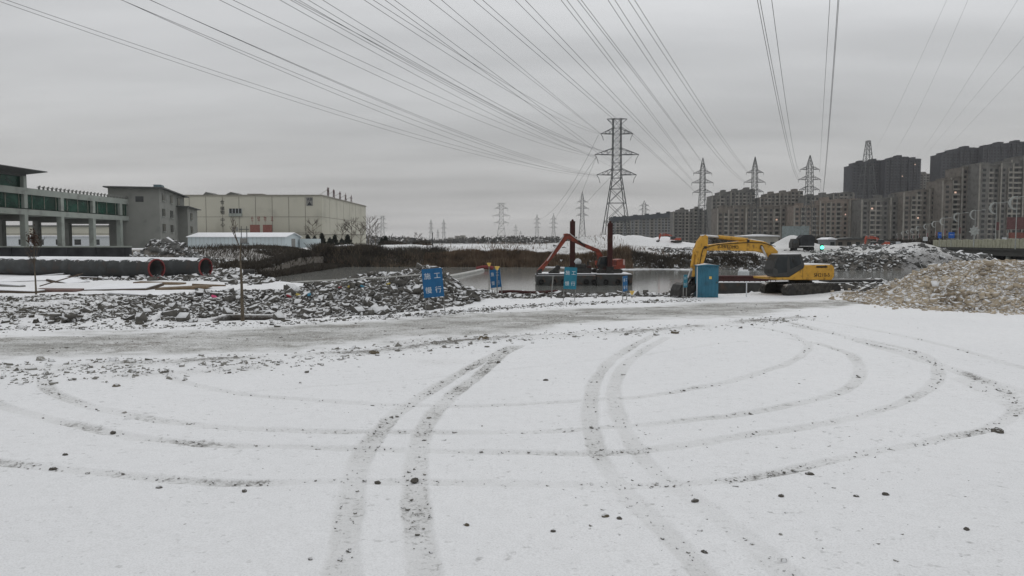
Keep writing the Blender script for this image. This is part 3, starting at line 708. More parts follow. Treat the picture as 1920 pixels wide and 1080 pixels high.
q_ = pl([(880,262),(1010,283)], -.1); MB().prism([(q_[0][0],q_[0][1]),(q_[1][0],q_[1][1]-.01),(q_[1][0],q_[1][1]+.04),(q_[0][0],q_[0][1]+.05)], -.32, .06).build('snow_patch', M['snowmat'], boom, .01)
# hand rails
rl = MB()
for a in (-1.1,-.4): rl.bar((a,-1.2,top[0][1]), (a,-1.2,top[0][1]+.5), .02, 5)
rl.bar((-1.1,-1.2,top[0][1]+.5), (-.4,-1.2,top[0][1]+.5), .02, 5); rl.build('handrail', M['darkmetal'], root)

# two small distant machines: the same kind, other paint
def recolour(o, src, dst):
    for ch in o.children:
        if ch.data and ch.data.materials and ch.data.materials[0] == src:
            ch.data = ch.data.copy(); ch.data.materials[0] = dst
        recolour(ch, src, dst)
M['orange'] = mat('orange_paint', (.34,.075,.045), .6, 0, .2, 1.5)
for (px, py, Y, scl, rz, lab) in ((1655, 481, 158, .62, fr1.rz+R(6), 'small red excavator working on the far rubble left of the bridge'),
                              (1268, 481, 172, .50, fr1.rz-R(8), 'tiny red excavator digging beside the white spoil heaps')):
    e2 = copy_tree(ex); e2.location = P(px, py, Y); e2.location.z = HZ(e2.location.x, e2.location.y); e2.scale = (scl,)*3; e2.rotation_euler[2] = rz
    recolour(e2, M['yellow'], M['orange']); tag(e2, lab, 'excavator', 'excavators on the site')
    for nm_ in [q_.name for q_ in e2.children_recursive if q_.name.startswith('lettering')]: D.objects.remove(D.objects[nm_])

# ------------------------------------------------------------------ barge with spuds, and its red excavator
BY = 80.0
zb = lambda x_, y_: (1000+x_/7.2, 400+y_/7.2)
def bx(x_): return X(zb(x_,0)[0], BY)
def bz(y_, Y=BY): return Z(400+y_/7.2, Y)
bc_ = (bx(45)+bx(1345))/2
barge = empty('barge', (bc_, BY, WZ)); tag(barge, 'low dark dredging barge with two tall rusty red spud piles on the water', 'barge')
x0, x1 = bx(45)-bc_, bx(1345)-bc_; zt = bz(835)-WZ
hl = MB()
for (a, b_, dz) in ((x0, x0+(x1-x0)*.33, -.06), (x0+(x1-x0)*.335, x0+(x1-x0)*.62, 0), (x0+(x1-x0)*.625, x1, .10)):
    hl.prism([(a+.25,-.35),(b_-.15,-.35),(b_,.3),(b_,zt+dz),(a,zt+dz),(a,.2)], 0, 5.0)
hull = hl.build('hull', M['hull'], barge, .04)
dk = MB().box(x0+.15, x1-.1, .35, 4.8, zt+.10, zt+.16); 
dk.build('deck_snow', M['snowmat'], barge, .03)
for i in range(9):
    a = x0+.5+(x1-x0-1)*i/8+random.uniform(-.2,.2)
    t_ = MB(); 
    for j in range(12):
        p0, p1 = 2*math.pi*j/12, 2*math.pi*(j+1)/12
        t_.bar((a+.22*math.cos(p0), -.10, .42+.22*math.sin(p0)), (a+.22*math.cos(p1), -.10, .42+.22*math.sin(p1)), .085, 6)
    t_.build('tyre_fender', M['rubber'], hull)
for (xa, xb, yt, lat) in ((497,565,105,3.6),(1008,1072,130,.5)):
    a, b_ = bx(xa)-bc_, bx(xb)-bc_; k_ = (BY+lat)/BY; a = a*k_+bc_*(k_-1); b_ = b_*k_+bc_*(k_-1); zt2 = bz(yt, BY+lat)-WZ
    sp = MB().box(a, b_, lat, lat+.55, -1.2, zt2).build('spud_pile', M['redrust'], barge, .02)
    MB().box(a-.12, b_+.12, lat-.12, lat+.67, zt+.1, zt+.9).build('spud_guide', M['darkmetal'], sp)
    MB().disc(((a+b_)/2, lat+.27, zt2+.08), (0,1,0), .14, .2, 10).build('lifting_eye', M['redrust'], sp)
MB().box(bx(800)-bc_-.9, bx(800)-bc_+.3, 3.9, 4.7, zt+.16, zt+.9).build('tool_locker', M['redrust'], barge, .03)
def bth(name, lab, cat, x_, y0_, y1_, wd, dp, lat, matl):
    xx = bx(x_); z0 = WZ+zt+.165; z1 = bz(y0_, BY+lat)
    o = empty(name, (xx, BY+lat, z0)); tag(o, lab, cat); return o, z1-z0
o, h_ = bth('generator', 'dark engine set with round exhaust on the barge deck between the piles', 'engine', 685, 700, 790, 1.6, 1.2, 1.8, None)
MB().box(-.95,.95,-.5,.6,0,.55).build('skid', M['darkmetal'], o, .03); MB().box(-.75,.4,-.35,.5,.55,.98).build('engine_block', M['darkmetal'], o, .05)
MB().bar((.6,0,.55),(.6,0,1.25),.09,8).build('exhaust_pipe', M['darkmetal'], o); MB().box(.5,.93,-.4,.45,.55,.80).build('radiator', M['redrust'], o, .02)
o, h_ = bth('fuel_tank', 'pale round tank on the barge deck beside the left pile', 'tank', 630, 640, 790, .5, .5, 2.6, None)
MB().bar((0,0,0),(0,0,.9),.3,12).build('stand', M['darkmetal'], o); st = stone_mesh(99).build('tank_body', M['white'], o, smooth=True); st.scale=(.62,.75,1.0); st.location=(0,0,1.2)
o, h_ = bth('winch', 'dark deck winch at the left end of the barge', 'winch', 300, 740, 830, 1, .8, 1.0, None)
MB().prism([(-.7,0),(.5,0),(.5,.15),(.2,.62),(.0,.62),(-.7,.12)], -.4, .4).build('winch_frame', M['darkmetal'], o, .02); MB().disc((.3,0,.62),(0,1,0),.27,.7,14).build('drum', M['darkmetal'], o)
for i, x_ in enumerate((880, 1010)):
    q_ = bx(x_)
fr2 = Frame(*zb(985,800), BY+2.2, R(10)); fr2.O.z = WZ+zt+.17
root = empty('excavator', fr2.O, fr2.rz); tag(root, 'red long armed excavator standing on the dredging barge', 'excavator', 'excavators on the site')
def q2(pts, lat=0.0): return pl(pts, lat, fr2, zb)
crawler(root, -1.5, 1.4, .42, 1.0, .42, None); crawler(root, -1.5, 1.4, .42, -1.0, .42, None)
MB().box(-.9,.9,-.8,.8,.12,.5).build('undercarriage', M['darkmetal'], root, .02)
MB().disc((0,0,.55),(0,0,1),.55,.22,20).build('swing_ring', M['darkmetal'], root)
bp_ = q2([(1090,752),(890,752),(890,705),(1080,700),(1085,628),(1165,612),(1195,640),(1195,740)], 0)
eh = MB().prism(bp_, -1.1, 1.1).build('engine_housing', M['red'], root, .04)
MB().prism(q2([(1168,614),(1192,620),(1196,695),(1168,690)], 0), -1.0, 1.11).build('rear_panel', mat('pinkish_panel', (.42,.30,.28), .7), eh)
cb_ = MB().prism(q2([(895,752),(870,690),(905,590),(1000,580),(1010,752)], .8), .25, 1.1).build('cab', M['darkmetal'], root, .03)
MB().prism(q2([(900,690),(915,605),(985,600),(990,690)], 1.1), 1.1, 1.115).build('side_window', M['glass_dark'], cb_)
MB().prism(q2([(850,700),(848,640),(888,640),(893,700)], .3), -.2, .25).build('toolbox', M['orange'], root)
bm = MB().prism(q2([(412,285),(420,275),(495,278),(520,300),(590,345),(600,372),(720,420),(830,465),(887,487),(915,540),(938,590),(945,720),(900,720),(868,600),(840,522),(700,462),(570,402),(500,365),(450,340)], 0), -.2, .2).build('boom', M['red'], root, .02)
MB().prism(q2([(60,760),(170,640),(300,470),(400,325),(415,275),(458,270),(462,325),(440,362),(340,500),(250,605),(160,720),(110,790),(75,835),(50,800)], 0), -.24, .24).build('arm', M['red'], root, .02)
c_ = q2([(405,300),(180,640)], 0); tube_between(c_[0], c_[1], .27, .05).build('bucket_cylinder', M['chrome'], root)
c_ = q2([(480,272),(600,365),(690,440)], 0); rc = tube_between(c_[1], c_[2], .26, .09).build('arm_cylinder', M['darkmetal'], root); tube_between(c_[0], c_[1], .26, .05).build('piston_rod', M['chrome'], rc)
MB().prism(q2([(50,800),(60,760),(110,745),(105,800),(85,860),(60,900),(42,880)], 0), -.42, .42).build('bucket', M['darkmetal'], root, .02)

# pontoon behind the yellow excavator
PY = 60.0
x0, x1 = X(1345,PY), X(1665,PY)
pt = empty('pontoon', ((x0+x1)/2, PY, WZ)); tag(pt, 'long low dark pontoon with red rails moored behind the yellow excavator', 'pontoon')
L = (x1-x0)/2; zt = Z(530,PY)-WZ
ph = MB().prism([(-L+.4,-.3),(L-.4,-.3),(L,.4),(L,zt),(-L,zt),(-L,.4)], 0, 3).build('hull', M['hull'], pt, .03)
MB().box(-L+.1,-L*.35,.1,2.9,zt,zt+.05).build('deck_snow', M['snowmat'], pt, .02)
r_ = MB(); zr = Z(519,PY)-WZ
for i in range(12):
    a = -L+.2+i*.42; r_.bar((a,.2,zt),(a,.2,zr),.035,5)
for zz_ in (zr, (zr+zt)/2): r_.bar((-L+.2,.2,zz_),(-L+.2+11*.42,.2,zz_),.045,5)
r_.build('railing', M['redrust'], pt)
MB().box(-L+.5,-L+4.6,1.2,2.4,zt+.05,zr+.02).build('winch_box', M['redrust'], pt, .03)
MB().box(L*.35,L-.2,.3,2.6,zt+.0,zt+.22).build('engine_cover', M['darkmetal'], pt, .05)
o = stone_mesh(5).build('boulder', M['rock_grey']); g_ = P(1625,522,63); o.location = (g_.x, g_.y-1.0, .1); o.scale = (2.4,1.8,1.5); tag(o, 'dark boulder on the water edge right of the yellow excavator', 'boulder')
g_ = P(1394, 512, 70); o = empty('floating_drum', (g_.x, g_.y, WZ)); tag(o, 'white upright float on the water behind the pontoon', 'float')
MB().bar((0,0,-.2),(0,0,Z(505,70)-WZ-.15),.52,14).build('drum_body', M['white'], o, .05); MB().disc((0,0,Z(505,70)-WZ-.1),(0,0,1),.42,.12,14).build('lid', M['snowmat'], o, .03)

# ------------------------------------------------------------------ signs
def sign(px0, px1, py0, py1, Y, yaw, tilt, baseY_, matl, lab, lean=0):
    cx = (px0+px1)/2; p = P(cx, py1, Y); gz = HZ(p.x, Y)-.05
    wd = (px1-px0)*Y/F/max(.25, math.cos(yaw)); ht = (py1-py0)*Y/F
    o = empty('roadworks_sign', (p.x, Y, gz), yaw); o.rotation_euler = (lean, tilt, yaw); tag(o, lab, 'sign', 'blue roadworks signs along the bank')
    zb_ = p.z-gz
    MB().box(-wd/2, wd/2, -.012, .012, zb_, zb_+ht).build('panel', matl, o)
    for s_ in (-1,1):
        MB().box(s_*(wd/2-.04)-.02, s_*(wd/2-.04)+.02, .014, .054, 0, zb_+ht*.97).build('post', M['post'], o)
    fs = min(wd*.30, ht*.20)
    for ch, ax_, az in (('施',-.24,.73),('工',.24,.73),('慢',-.24,.24),('行',.24,.24)):
        text_mesh(ch, fs*1.18, o, M['white'], (ax_*wd, -.016, zb_+az*ht), (R(90),0,0), name='character', ext=.002)
    return o
sign(798, 836, 503, 557, 38.0, R(4), R(-5), 0, M['blue'], 'largest dark blue roadworks sign, leaning in front of the rubble heap')
sign(922, 942, 505, 539, 47.0, R(-42), R(-7), 0, M['blue'], 'tilted dark blue roadworks sign turned sideways under a yellow reflector')
sign(1055, 1079, 501, 542, 46.5, R(6), R(3), 0, M['teal'], 'upright pale teal roadworks sign in front of the barge')
sign(1167, 1178, 517, 546, 47.0, R(58), R(-2), 0, M['blue'], 'narrow edge-on blue roadworks sign right of the barge end')
sign(1280, 1290, 515, 539, 47.5, R(55), R(1), 0, M['teal'], 'narrow edge-on blue roadworks sign in front of the excavator bucket')
def reflector(px, py, Y, lab, z0=None, pole=True):
    p = P(px, py, Y); gz = HZ(p.x, Y) if z0 is None else z0
    o = empty('marker_lamp', (p.x, Y, gz)); tag(o, lab, 'marker', 'yellow markers by the water')
    h_ = p.z-gz
    MB().bar((0,0,0),(0,0,h_),.03,6).build('pole', M['post'], o)
    MB().bar((0,0,h_-.12),(0,0,h_+.12),.06,10,.17).build('lamp_head', M['yellowbuoy'], o)
reflector(917, 496, 52.0, 'yellow marker on a thin pole above the tilted blue sign, the higher of two')
reflector(932, 503, 46.6, 'pale yellow marker on top of the tilted blue sign')
reflector(1185, 549, 48.5, 'yellow marker low at the water edge right of the narrow sign')
def post(px, py0, py1, Y, lab, lean=0, r_=.04, matl=None, cat='post', name='post'):
    p = P(px, py0, Y); gz = HZ(p.x, Y)-.05; h_ = p.z-gz
    mb = MB().bar((0,0,0),(lean,0,h_),r_,8); mb.disc((lean,0,h_),(lean,0,h_),r_*1.5,.05,8)
    o = mb.build(name, matl or M['post']); o.location = (p.x-lean, Y, gz); tag(o, lab, cat); return o
post(1037, 518, 558, 48.5, 'bent grey post left of the teal sign', .12, .05)
post(1400, 528, 552, 49.0, 'thin white post in front of the pontoon', 0, .035, M['white'])
# cable linking the posts
# dredging pipe lying on the near bank
mb = MB(); pts = [(X(p_, 50.6), 50.9, .22+.04*math.sin(i_)) for i_, p_ in enumerate(range(935, 1050, 14))]
mb.path(pts, .12, 8); tag(mb.build('rusty_pipe', M['redrust']), 'thin rusty red pipe lying along the near water edge', 'pipe')
# floating discharge hose across the water
mb = MB(); pts = [P(p_, y_, Y_) for p_, y_, Y_ in ((838,513,96),(870,509,106),(893,505,116),(905,503,122))]
for q_ in pts: q_.z = WZ+.12
mb.path(pts, .30, 8); tag(mb.build('floating_pipe', M['tape']), 'pale floating pipe on the water beside the largest blue sign', 'pipe')
mb = MB(); pts = [P(p_, 500, 126) for p_ in (893,905,918,925)]
for i_, q_ in enumerate(pts): q_.z = WZ+.2+.3*math.sin(i_)
mb.path(pts, .34, 8); tag(mb.build('pipe_coupling', M['pipered']), 'red pipe coupling floating at the far end of the pale pipe', 'pipe')
pts = [P(p_, y_, 37) for p_, y_ in ((545,537),(600,534),(660,531),(720,527),(790,521),(830,518))]
for q_ in pts: q_.y = 41.0; q_.z = max(q_.z*1.0, HZ(q_.x*41/37, 41)+.25); q_.x *= 41/37
tag(MB().path(pts, .035, 6).build('white_hose', M['tape']), 'white hose strung over the central rubble heap', 'hose')

# ------------------------------------------------------------------ blue corrugated cabin
Y = 48.6; xa, xb = X(1309,Y), X(1348,Y); zc = HZ((xa+xb)/2, Y)-.04
cbn = empty('site_cabin', ((xa+xb)/2, Y, zc), R(-3)); tag(cbn, 'narrow blue corrugated metal cabin standing on the bank', 'cabin')
hw_ = (xb-xa)/2; ht = Z(497,Y)-zc
def corr(x0_, x1_, y_, n_, z0_, z1_, dy=.03):
    mb = MB(); k = n_*4; vs = []; 
    for i in range(k+1):
        ph_ = i % 4; d_ = (0,0,-dy,-dy)[ph_]; xx_ = x0_+(x1_-x0_)*i/k
        vs += [(xx_, y_+d_, z0_), (xx_, y_+d_, z1_)]
    mb.add(vs, [(2*i, 2*i+2, 2*i+3, 2*i+1) for i in range(k)]); return mb
MB().box(-hw_, hw_, 0, 1.25, 0, ht-.06).build('shell', M['bluecab'], cbn)
corr(-hw_, hw_, -.004, 6, .04, ht-.08).build('front_sheet', M['bluecab'], cbn)
dr = corr(-hw_*.1, hw_*.92, -.045, 3, .1, ht-.22, .02).build('door', M['bluecab'], cbn)
MB().box(hw_*.10, hw_*.34, -.080, -.072, ht*.58, ht*.66).build('notice', M['yellowbuoy'], dr)
MB().box(hw_*.78, hw_*.86, -.10, -.07, ht*.45, ht*.50).build('handle', M['darkmetal'], dr)
MB().prism([(-hw_-.06,ht-.06),(hw_+.06,ht-.06),(hw_+.06,ht-.02),(0,ht+.05),(-hw_-.06,ht-.02)], -.08, 1.33).build('roof', M['bluecab'], cbn)
MB().prism([(-hw_-.03,ht-.018),(hw_+.03,ht-.018),(0,ht+.085)], -.05, 1.30).build('roof_snow', M['snowmat'], cbn)
MB().box(-hw_-.05, -hw_-.005, -.03, .02, 0, ht-.1).build('corner_post', M['white'], cbn)

# ------------------------------------------------------------------ big pipes
def bigpipe(px, py, Y, rad, yaw, L, lab):
    p = P(px, py, Y); z = HZ(p.x, Y)+rad*.97
    o = empty('large_pipe', (p.x, Y, z-rad), math.pi-yaw); tag(o, lab, 'pipe', 'large open pipes')
    n_ = 36; vs = []; fs = []
    for j, (a, r_) in enumerate(((L, rad),(0, rad),(0, rad*.90),(L, rad*.90))):
        for i in range(n_): t_ = 2*math.pi*i/n_; vs.append((a, r_*math.cos(t_), rad+r_*math.sin(t_)))
    for j in range(3):
        for i in range(n_): fs.append((j*n_+i, j*n_+(i+1)%n_, (j+1)*n_+(i+1)%n_, (j+1)*n_+i))
    MB().add(vs, fs).build('pipe_shell', M['pipe'], o, smooth=True)
    vs = []; fs = []
    for j, (a, r_) in enumerate(((.12,rad*1.002),(.10,rad*1.02),(-.04,rad*1.02),(-.04,rad*.90),(.30,rad*.90))):
        for i in range(n_): t_ = 2*math.pi*i/n_; vs.append((a, r_*math.cos(t_), rad+r_*math.sin(t_)))
    for j in range(4):
        for i in range(n_): fs.append((j*n_+i, j*n_+(i+1)%n_, (j+1)*n_+(i+1)%n_, (j+1)*n_+i))
    MB().add(vs, fs).build('flange', M['pipered'], o)
    sn = MB(); k = int(L/.5)
    vs = []; fs = []; m_ = 7
    for i in range(k+1):
        wv = .62+.10*math.sin(i*1.7)+.08*math.sin(i*.63+1)
        for j in range(m_):
            t_ = math.pi/2 + (j/(m_-1)-.5)*2*wv; hgt = .07*(1-(abs(j/(m_-1)-.5)*2)**3)+.002
            vs.append((.6+(L-.6)*i/k, (rad+hgt)*math.cos(t_), rad+(rad+hgt)*math.sin(t_)))
    for i in range(k):
        for j in range(m_-1): fs.append((i*m_+j, i*m_+j+1, (i+1)*m_+j+1, (i+1)*m_+j))
    sn.add(vs, fs).build('snow_cap', M['snowmat'], o, smooth=True)
    for a in np.arange(6, L, 6.0):
        w_ = MB()
        for i in range(n_):
            t0, t1 = 2*math.pi*i/n_, 2*math.pi*(i+1)/n_
            w_.bar((a, rad*1.005*math.cos(t0), rad+rad*1.005*math.sin(t0)), (a, rad*1.005*math.cos(t1), rad+rad*1.005*math.sin(t1)), .03, 4)
        w_.build('weld_seam', M['darkmetal'], o)
    return o
bigpipe(294, 504, 75, .98, R(24), 30, 'front large black pipe with red rimmed open end, snow along its top')
bigpipe(386, 506, 79, .96, R(20), 24, 'rear large black pipe, its red rimmed open end furthest to the right')
g_ = G(545, 497, 0)

# ------------------------------------------------------------------ boards, trash and small things on the left
BOARDS = [ # px, py, width m, depth m, tilt x, tilt y, yaw, material, label
 (62,526,5.6,3.2,.10,-.03,.15,'wood','large snow covered sheet nearest the left edge below the pipe'),
 (128,530,3.4,2.0,.05,.10,-.5,'wood','dark edged sheet lying across the large one left of the pipes'),
 (235,541,4.6,3.6,.06,-.02,.1,'wood','snow covered sheet with dark right edge below the front pipe'),
 (300,533,4.0,1.3,.02,.03,.0,'woodbrown','brown bare board under the front pipe opening'),
 (345,542,3.8,1.5,.03,-.05,.1,'woodbrown','brown bare board right of centre of the left yard'),
 (330,560,4.2,1.8,.04,.02,-.05,'wood','low snow covered sheet just above the clods'),
 (30,548,3.6,1.4,.02,.04,.0,'wood','thin sheet at the far left edge of the yard'),
 (420,562,3.0,1.2,.05,-.02,.1,'greywood','grey sheet beside the bare sapling'),
 (185,524,3.6,.35,.02,.08,.7,'wood','narrow dark plank slanting left of the front pipe opening'),
 (90,519,3.2,.5,.03,-.1,.2,'greywood','grey plank leaning directly below the front pipe at left'),
 (250,556,3.4,.9,.02,.03,-.25,'greywood','grey sheet half buried in front of the square snowy sheet'),
 (392,536,2.6,.45,.0,.06,.35,'woodbrown','short bare brown plank below the rear pipe opening'),
 (160,557,2.6,.7,.03,-.02,.3,'wood','short sheet at the edge of the clods, left of centre of the yard'),
 (15,538,2.8,.6,.04,.05,-.2,'greywood','short grey plank at the very left edge of the yard'),
 (440,528,2.4,.8,.03,.04,-.3,'greywood','grey sheet behind the bare sapling'),
 (110,545,3.0,1.6,.03,.02,.2,'pipered_b','rust coloured sheet in the left yard')]
M['pipered_b'] = mat('rusty_sheet', (.12,.075,.065), .85, 0, .3, 1)
for (px, py, w_, d_, tx_, ty_, yw, mm, lab) in BOARDS:
    g_ = G(px, py); z_ = HZ(g_.x, g_.y)
    o = empty('board', (g_.x, g_.y, z_+.10), yw); o.rotation_euler = (tx_, ty_, yw); tag(o, lab, 'board', 'boards dumped in the left yard')
    MB().box(-w_/2, w_/2, -d_/2, d_/2, -.12, .07).build('panel', M[mm], o)
    if 'bare' not in lab and 'rust' not in lab: MB().box(-w_/2+.05, w_/2-.1, -d_/2+.06, d_/2-.03, .071, .14).build('snow_layer', M['snowmat'], o, .03)
mb = MB(); a, b_ = G(75,540), G(155,517); mb.bar((a.x,a.y,.15),(b_.x*.8,b_.y*.8,.9),.05,5); tag(mb.build('timber_pole', M['wood']), 'dark timber pole leaning on the sheets at left', 'pole')
o = empty('crate', G(527,523)); o.location.z = HZ(o.location.x, o.location.y); tag(o, 'dark tyre sized drum lying on the snow right of the bare sapling', 'drum')
MB().disc((-.0,0,.45),(1,0.3,0),.45,1.1,16).build('drum_body', M['darkmetal'], o, .03)
o.location = G(467,521); o.location.z = HZ(o.location.x, o.location.y); o.name = 'steel_drum'
o = empty('steel_drum', G(561,527)); o.location.z = HZ(o.location.x, o.location.y); tag(o, 'small dark red drum with snow on top at the water edge', 'drum')
MB().bar((0,0,0),(0,0,.55),.28,14).build('drum_body', M['redrust'], o, .02); MB().disc((0,0,.62),(0,0,1),.27,.14,14).build('snow_cap', M['snowmat'], o, .04)
o = empty('tarpaulin_roll', G(588,528)); o.location.z = HZ(o.location.x, o.location.y)+.2; tag(o, 'dark rolled bundle with a blue stripe at the water edge', 'bundle')
MB().bar((-1.1,0,0),(1.1,.2,0),.26,12).build('roll', M['darkmetal'], o, .03); MB().bar((-.3,.05,0),(.15,.09,0),.27,12).build('band', M['plastic_blue'], o)
for i_, (px, py, mm, lab) in enumerate([(402,560,'plastic_pink','bright pink rag on the snow left of the bare sapling'),(542,559,'plastic_red','red scrap low on the left slope of the rubble heap'),
     (638,544,'plastic_red','red scrap halfway up the rubble heap'),(656,541,'plastic_yellow','yellow bag on the rubble heap beside a red scrap'),(728,537,'plastic_yellow','yellow bag near the crest of the rubble heap'),
     (580,556,'plastic_blue','blue scrap on the lower rubble heap'),(560,557,'plastic_yellow','yellow scrap low on the rubble heap beside the blue one'),(680,541,'plastic_blue','small blue scrap right of the yellow bag')]):
    Yd = 34.0
    for _ in range(300):
        p = P(px, py, Yd)
        if HZ(p.x, Yd) >= p.z: break
        Yd += .08
    o = stone_mesh(50+i_).build('scrap', M[mm]); o.location = (p.x, Yd-.05, p.z+.12); o.scale = (.30,.26,.2); o.rotation_euler = (.3,.4,i_)
    tag(o, lab, 'scrap', 'coloured scraps of rubbish')

# ------------------------------------------------------------------ trees
def bare_tree(x_, y_, z_, h_, lab, group=None, seed=0, r0=None, spread=.5, nb=9, name='bare_tree'):
    rd = random.Random(seed); o = empty(name, (x_, y_, z_)); tag(o, lab, 'tree', group)
    r0 = r0 or h_*.018; pts = [Vector((0,0,-.2))]
    for i in range(6): j_ = .03 if name == 'bare_tree' else .006; pts.append(pts[-1]+Vector((rd.uniform(-j_,j_)*h_, rd.uniform(-j_,j_)*h_, h_*.16)))
    MB().path(pts, r0, 7, r0*.25).build('trunk', M['bark'], o)
    cr = MB()
    def br(p, d, L, r_, dep):
        q_ = p + d*L; cr.bar(p, q_, r_, 3, r_*.6)
        if dep == 0: return
        for _ in range(3):
            nd_ = (d + Vector((rd.uniform(-1,1), rd.uniform(-1,1), rd.uniform(-.1,.8)))*.55).normalized()
            br(p+d*L*rd.uniform(.45,1), nd_, L*rd.uniform(.5,.75), r_*.6, dep-1)
    for i in range(nb):
        k_ = rd.uniform(.3,1); i0 = min(5, int(k_*6)); p = pts[i0].lerp(pts[i0+1], k_*6-i0 if i0 < 5 else .5)
        an = rd.uniform(0, 6.28); d = Vector((math.cos(an)*spread, math.sin(an)*spread, .6)).normalized()
        br(p, d, h_*.28*(1.25-.6*k_), r0*.42, 3)
    cr.build('crown', M['twig'], o); return o
def conifer(x_, y_, z_, h_, w_, lab, group, seed=0):
    rd = random.Random(seed); o = empty('conifer', (x_, y_, z_)); tag(o, lab, 'tree', group)
    MB().bar((0,0,-.2),(0,0,h_*.9),.1,6,.03).build('trunk', M['bark'], o)
    n_ = 1500; k = np.random.default_rng(seed); hh_ = k.random(n_)**.8; rr = w_*.5*(1-hh_)**.75*(.45+.55*k.random(n_))*(1+.25*np.sin(hh_*25)); an = k.random(n_)*6.283
    c_ = np.stack([rr*np.cos(an), rr*np.sin(an), h_*(.04+.96*hh_)], 1); s_ = h_*.045
    V = (c_[:,None,:] + k.normal(0, s_, (n_,3,3))).reshape(-1,3)
    np_mesh('crown', V, np.arange(n_*3).reshape(-1,3), M['conifer'], o); return o

s1 = bare_tree(X(452,34.3), 34.3, HZ(X(452,34.3),34.3), 3.9, 'bare young tree with a straight trunk beside the dark pit', 'bare saplings', 3, .095, .2, 1, 'bare_sapling')
s2 = bare_tree(X(64,52), 52, HZ(X(64,52),52), 4.1, 'thin sapling with a clump of dead leaves in front of the pipes at left', 'bare saplings', 8, .07, .3, 3, 'bare_sapling')
V = []; k = np.random.default_rng(5); c_ = np.stack([k.normal(0,.16,260)-.05, k.normal(0,.16,260), 3.9+k.normal(0,.3,260)],1)
V = (c_[:,None,:]+k.normal(0,.07,(260,3,3))).reshape(-1,3); np_mesh('dead_leaves', V, np.arange(780).reshape(-1,3), M['deadleaf'], s2)

for i_, (px, top_, w_) in enumerate(((577,441,2.2),(590,443,2.2),(604,438,2.4),(619,446,2.6),(628,441,2.2),(641,448,3.0),(652,441,2.6),(716,447,2.4),(723,443,2.6))):
    Y_ = 182+ (i_%3)*3; z0 = HZ(X(px,Y_),Y_); conifer(X(px,Y_), Y_, z0, Z(top_,Y_)-z0, w_*1.1,
       ('leftmost','second from the left','tallest','short','slim','broad low','last right hand','left one of the lone pair','right one of the lone pair')[i_]+' dark conifer in the row below the beige warehouse', 'dark conifers by the warehouse', 100+i_)
for i_, (px, top_, lab) in enumerate(((590,418,'thin bare tree against the beige warehouse at left of the conifers'),(662,415,'bare tree against the warehouse right of the conifers'),(676,426,'low bare tree below the warehouse corner'),
      (692,412,'tall bare tree just right of the warehouse corner'),(704,424,'thin bare tree between the warehouse and the small pylon'),(640,424,'sparse bare tree above the broad conifer'),
      (762,446,'small distant bare tree left of the round one'),(784,439,'round topped distant bare tree'),(796,448,'low distant bush right of the round topped tree'))):
    Y_ = 195 if px < 720 else 260; z0 = HZ(X(px,Y_),Y_); bare_tree(X(px,Y_), Y_, z0, Z(top_,Y_)-z0+.3, lab, 'bare trees behind the far bank', 200+i_, spread=.8, nb=14)
for i_, px in enumerate((508,540,575,733,745,770,790)):
    Y_ = 176+i_; z0 = HZ(X(px,Y_),Y_); hh_ = Z(452+ (i_%3)*3,Y_)-z0
    n_ = 900; k = np.random.default_rng(i_); d_ = k.normal(0,1,(n_,3)); d_ /= np.linalg.norm(d_,axis=1)[:,None]; d_ *= k.random((n_,1))**.33; c_ = d_*np.array([2.6,1.6,hh_*.55])+np.array([0,0,hh_*.5])
    V = (c_[:,None,:]+k.normal(0,.16,(n_,3,3))).reshape(-1,3); o = np_mesh('bush', V, np.arange(n_*3).reshape(-1,3), M['brush']); o.location = (X(px,Y_),Y_,z0)
    tag(o, 'dark round bush on the far bank, %s' % ('behind the white shed','at the shed gable','just right of the shed','left of the two lone conifers','right of the two lone conifers','below the small distant tree','below the round topped tree')[i_], 'bush', 'bushes on the far bank')

# reeds, brush, far wood
def blades(name, n_, x0_, x1_, y0_, y1_, hlo, hhi, wd, matl, lab, cat, lean=.25, seed=0, dens=None):
    k = np.random.default_rng(seed); xs = k.uniform(x0_, x1_, n_); ys = farY(xs)+k.uniform(y0_, y1_, n_)
    if dens is not None: q_ = k.random(n_) < dens(xs, ys); xs = xs[q_]; ys = ys[q_]; n_ = len(xs)
    z0 = np.maximum(H(xs, ys), WZ-.1); hh_ = k.uniform(hlo, hhi, n_)*np.clip(1+1.1*vn(xs, ys, .09, 88)+.7*vn(xs,ys,.4,89), .15, 2)*np.where(xs<-38,.4,1); an = k.random(n_)*3.14; dx = np.cos(an)*wd*.5; dy = np.sin(an)*wd*.5
    lx = k.normal(0, lean, n_)*hh_; 
    V = np.stack([np.stack([xs-dx,ys-dy,z0],1), np.stack([xs+dx,ys+dy,z0],1), np.stack([xs+lx+dx*.3,ys+dy*.3,z0+hh_],1), np.stack([xs+lx-dx*.3,ys-dy*.3,z0+hh_],1)],1).reshape(-1,3)
    o = np_mesh(name, V, np.arange(n_*4).reshape(-1,4), matl); tag(o, lab, cat, kind='stuff'); return o
blades('reeds', 42000, X(795,143), X(1165,143), -.8, 4.0, .7, 1.35, .10, M['reed'], 'dense band of dry brown reeds along the far shore', 'reeds', .14, 1, lambda a,b_: np.where(a>8, .5, 1))
blades('brush', 34000, X(465,143), X(830,143), -.6, 9, .6, 1.7, .16, M['brush'], 'dark tangled brush along the left part of the far shore', 'brush', .45, 2, lambda a,b_: np.clip(.75+1.1*vn(a,b_,.18,91),0,1))
blades('far_bank_scrub', 7000, X(1150,135), X(1400,135), 1, 7, .3, 1.0, .14, M['brush'], 'dark scrub on the far bank right of the barge', 'scrub', .4, 3)
M['reed_light'] = mat('pale_reed', (.20,.155,.105), .95, 0, .4, .6)
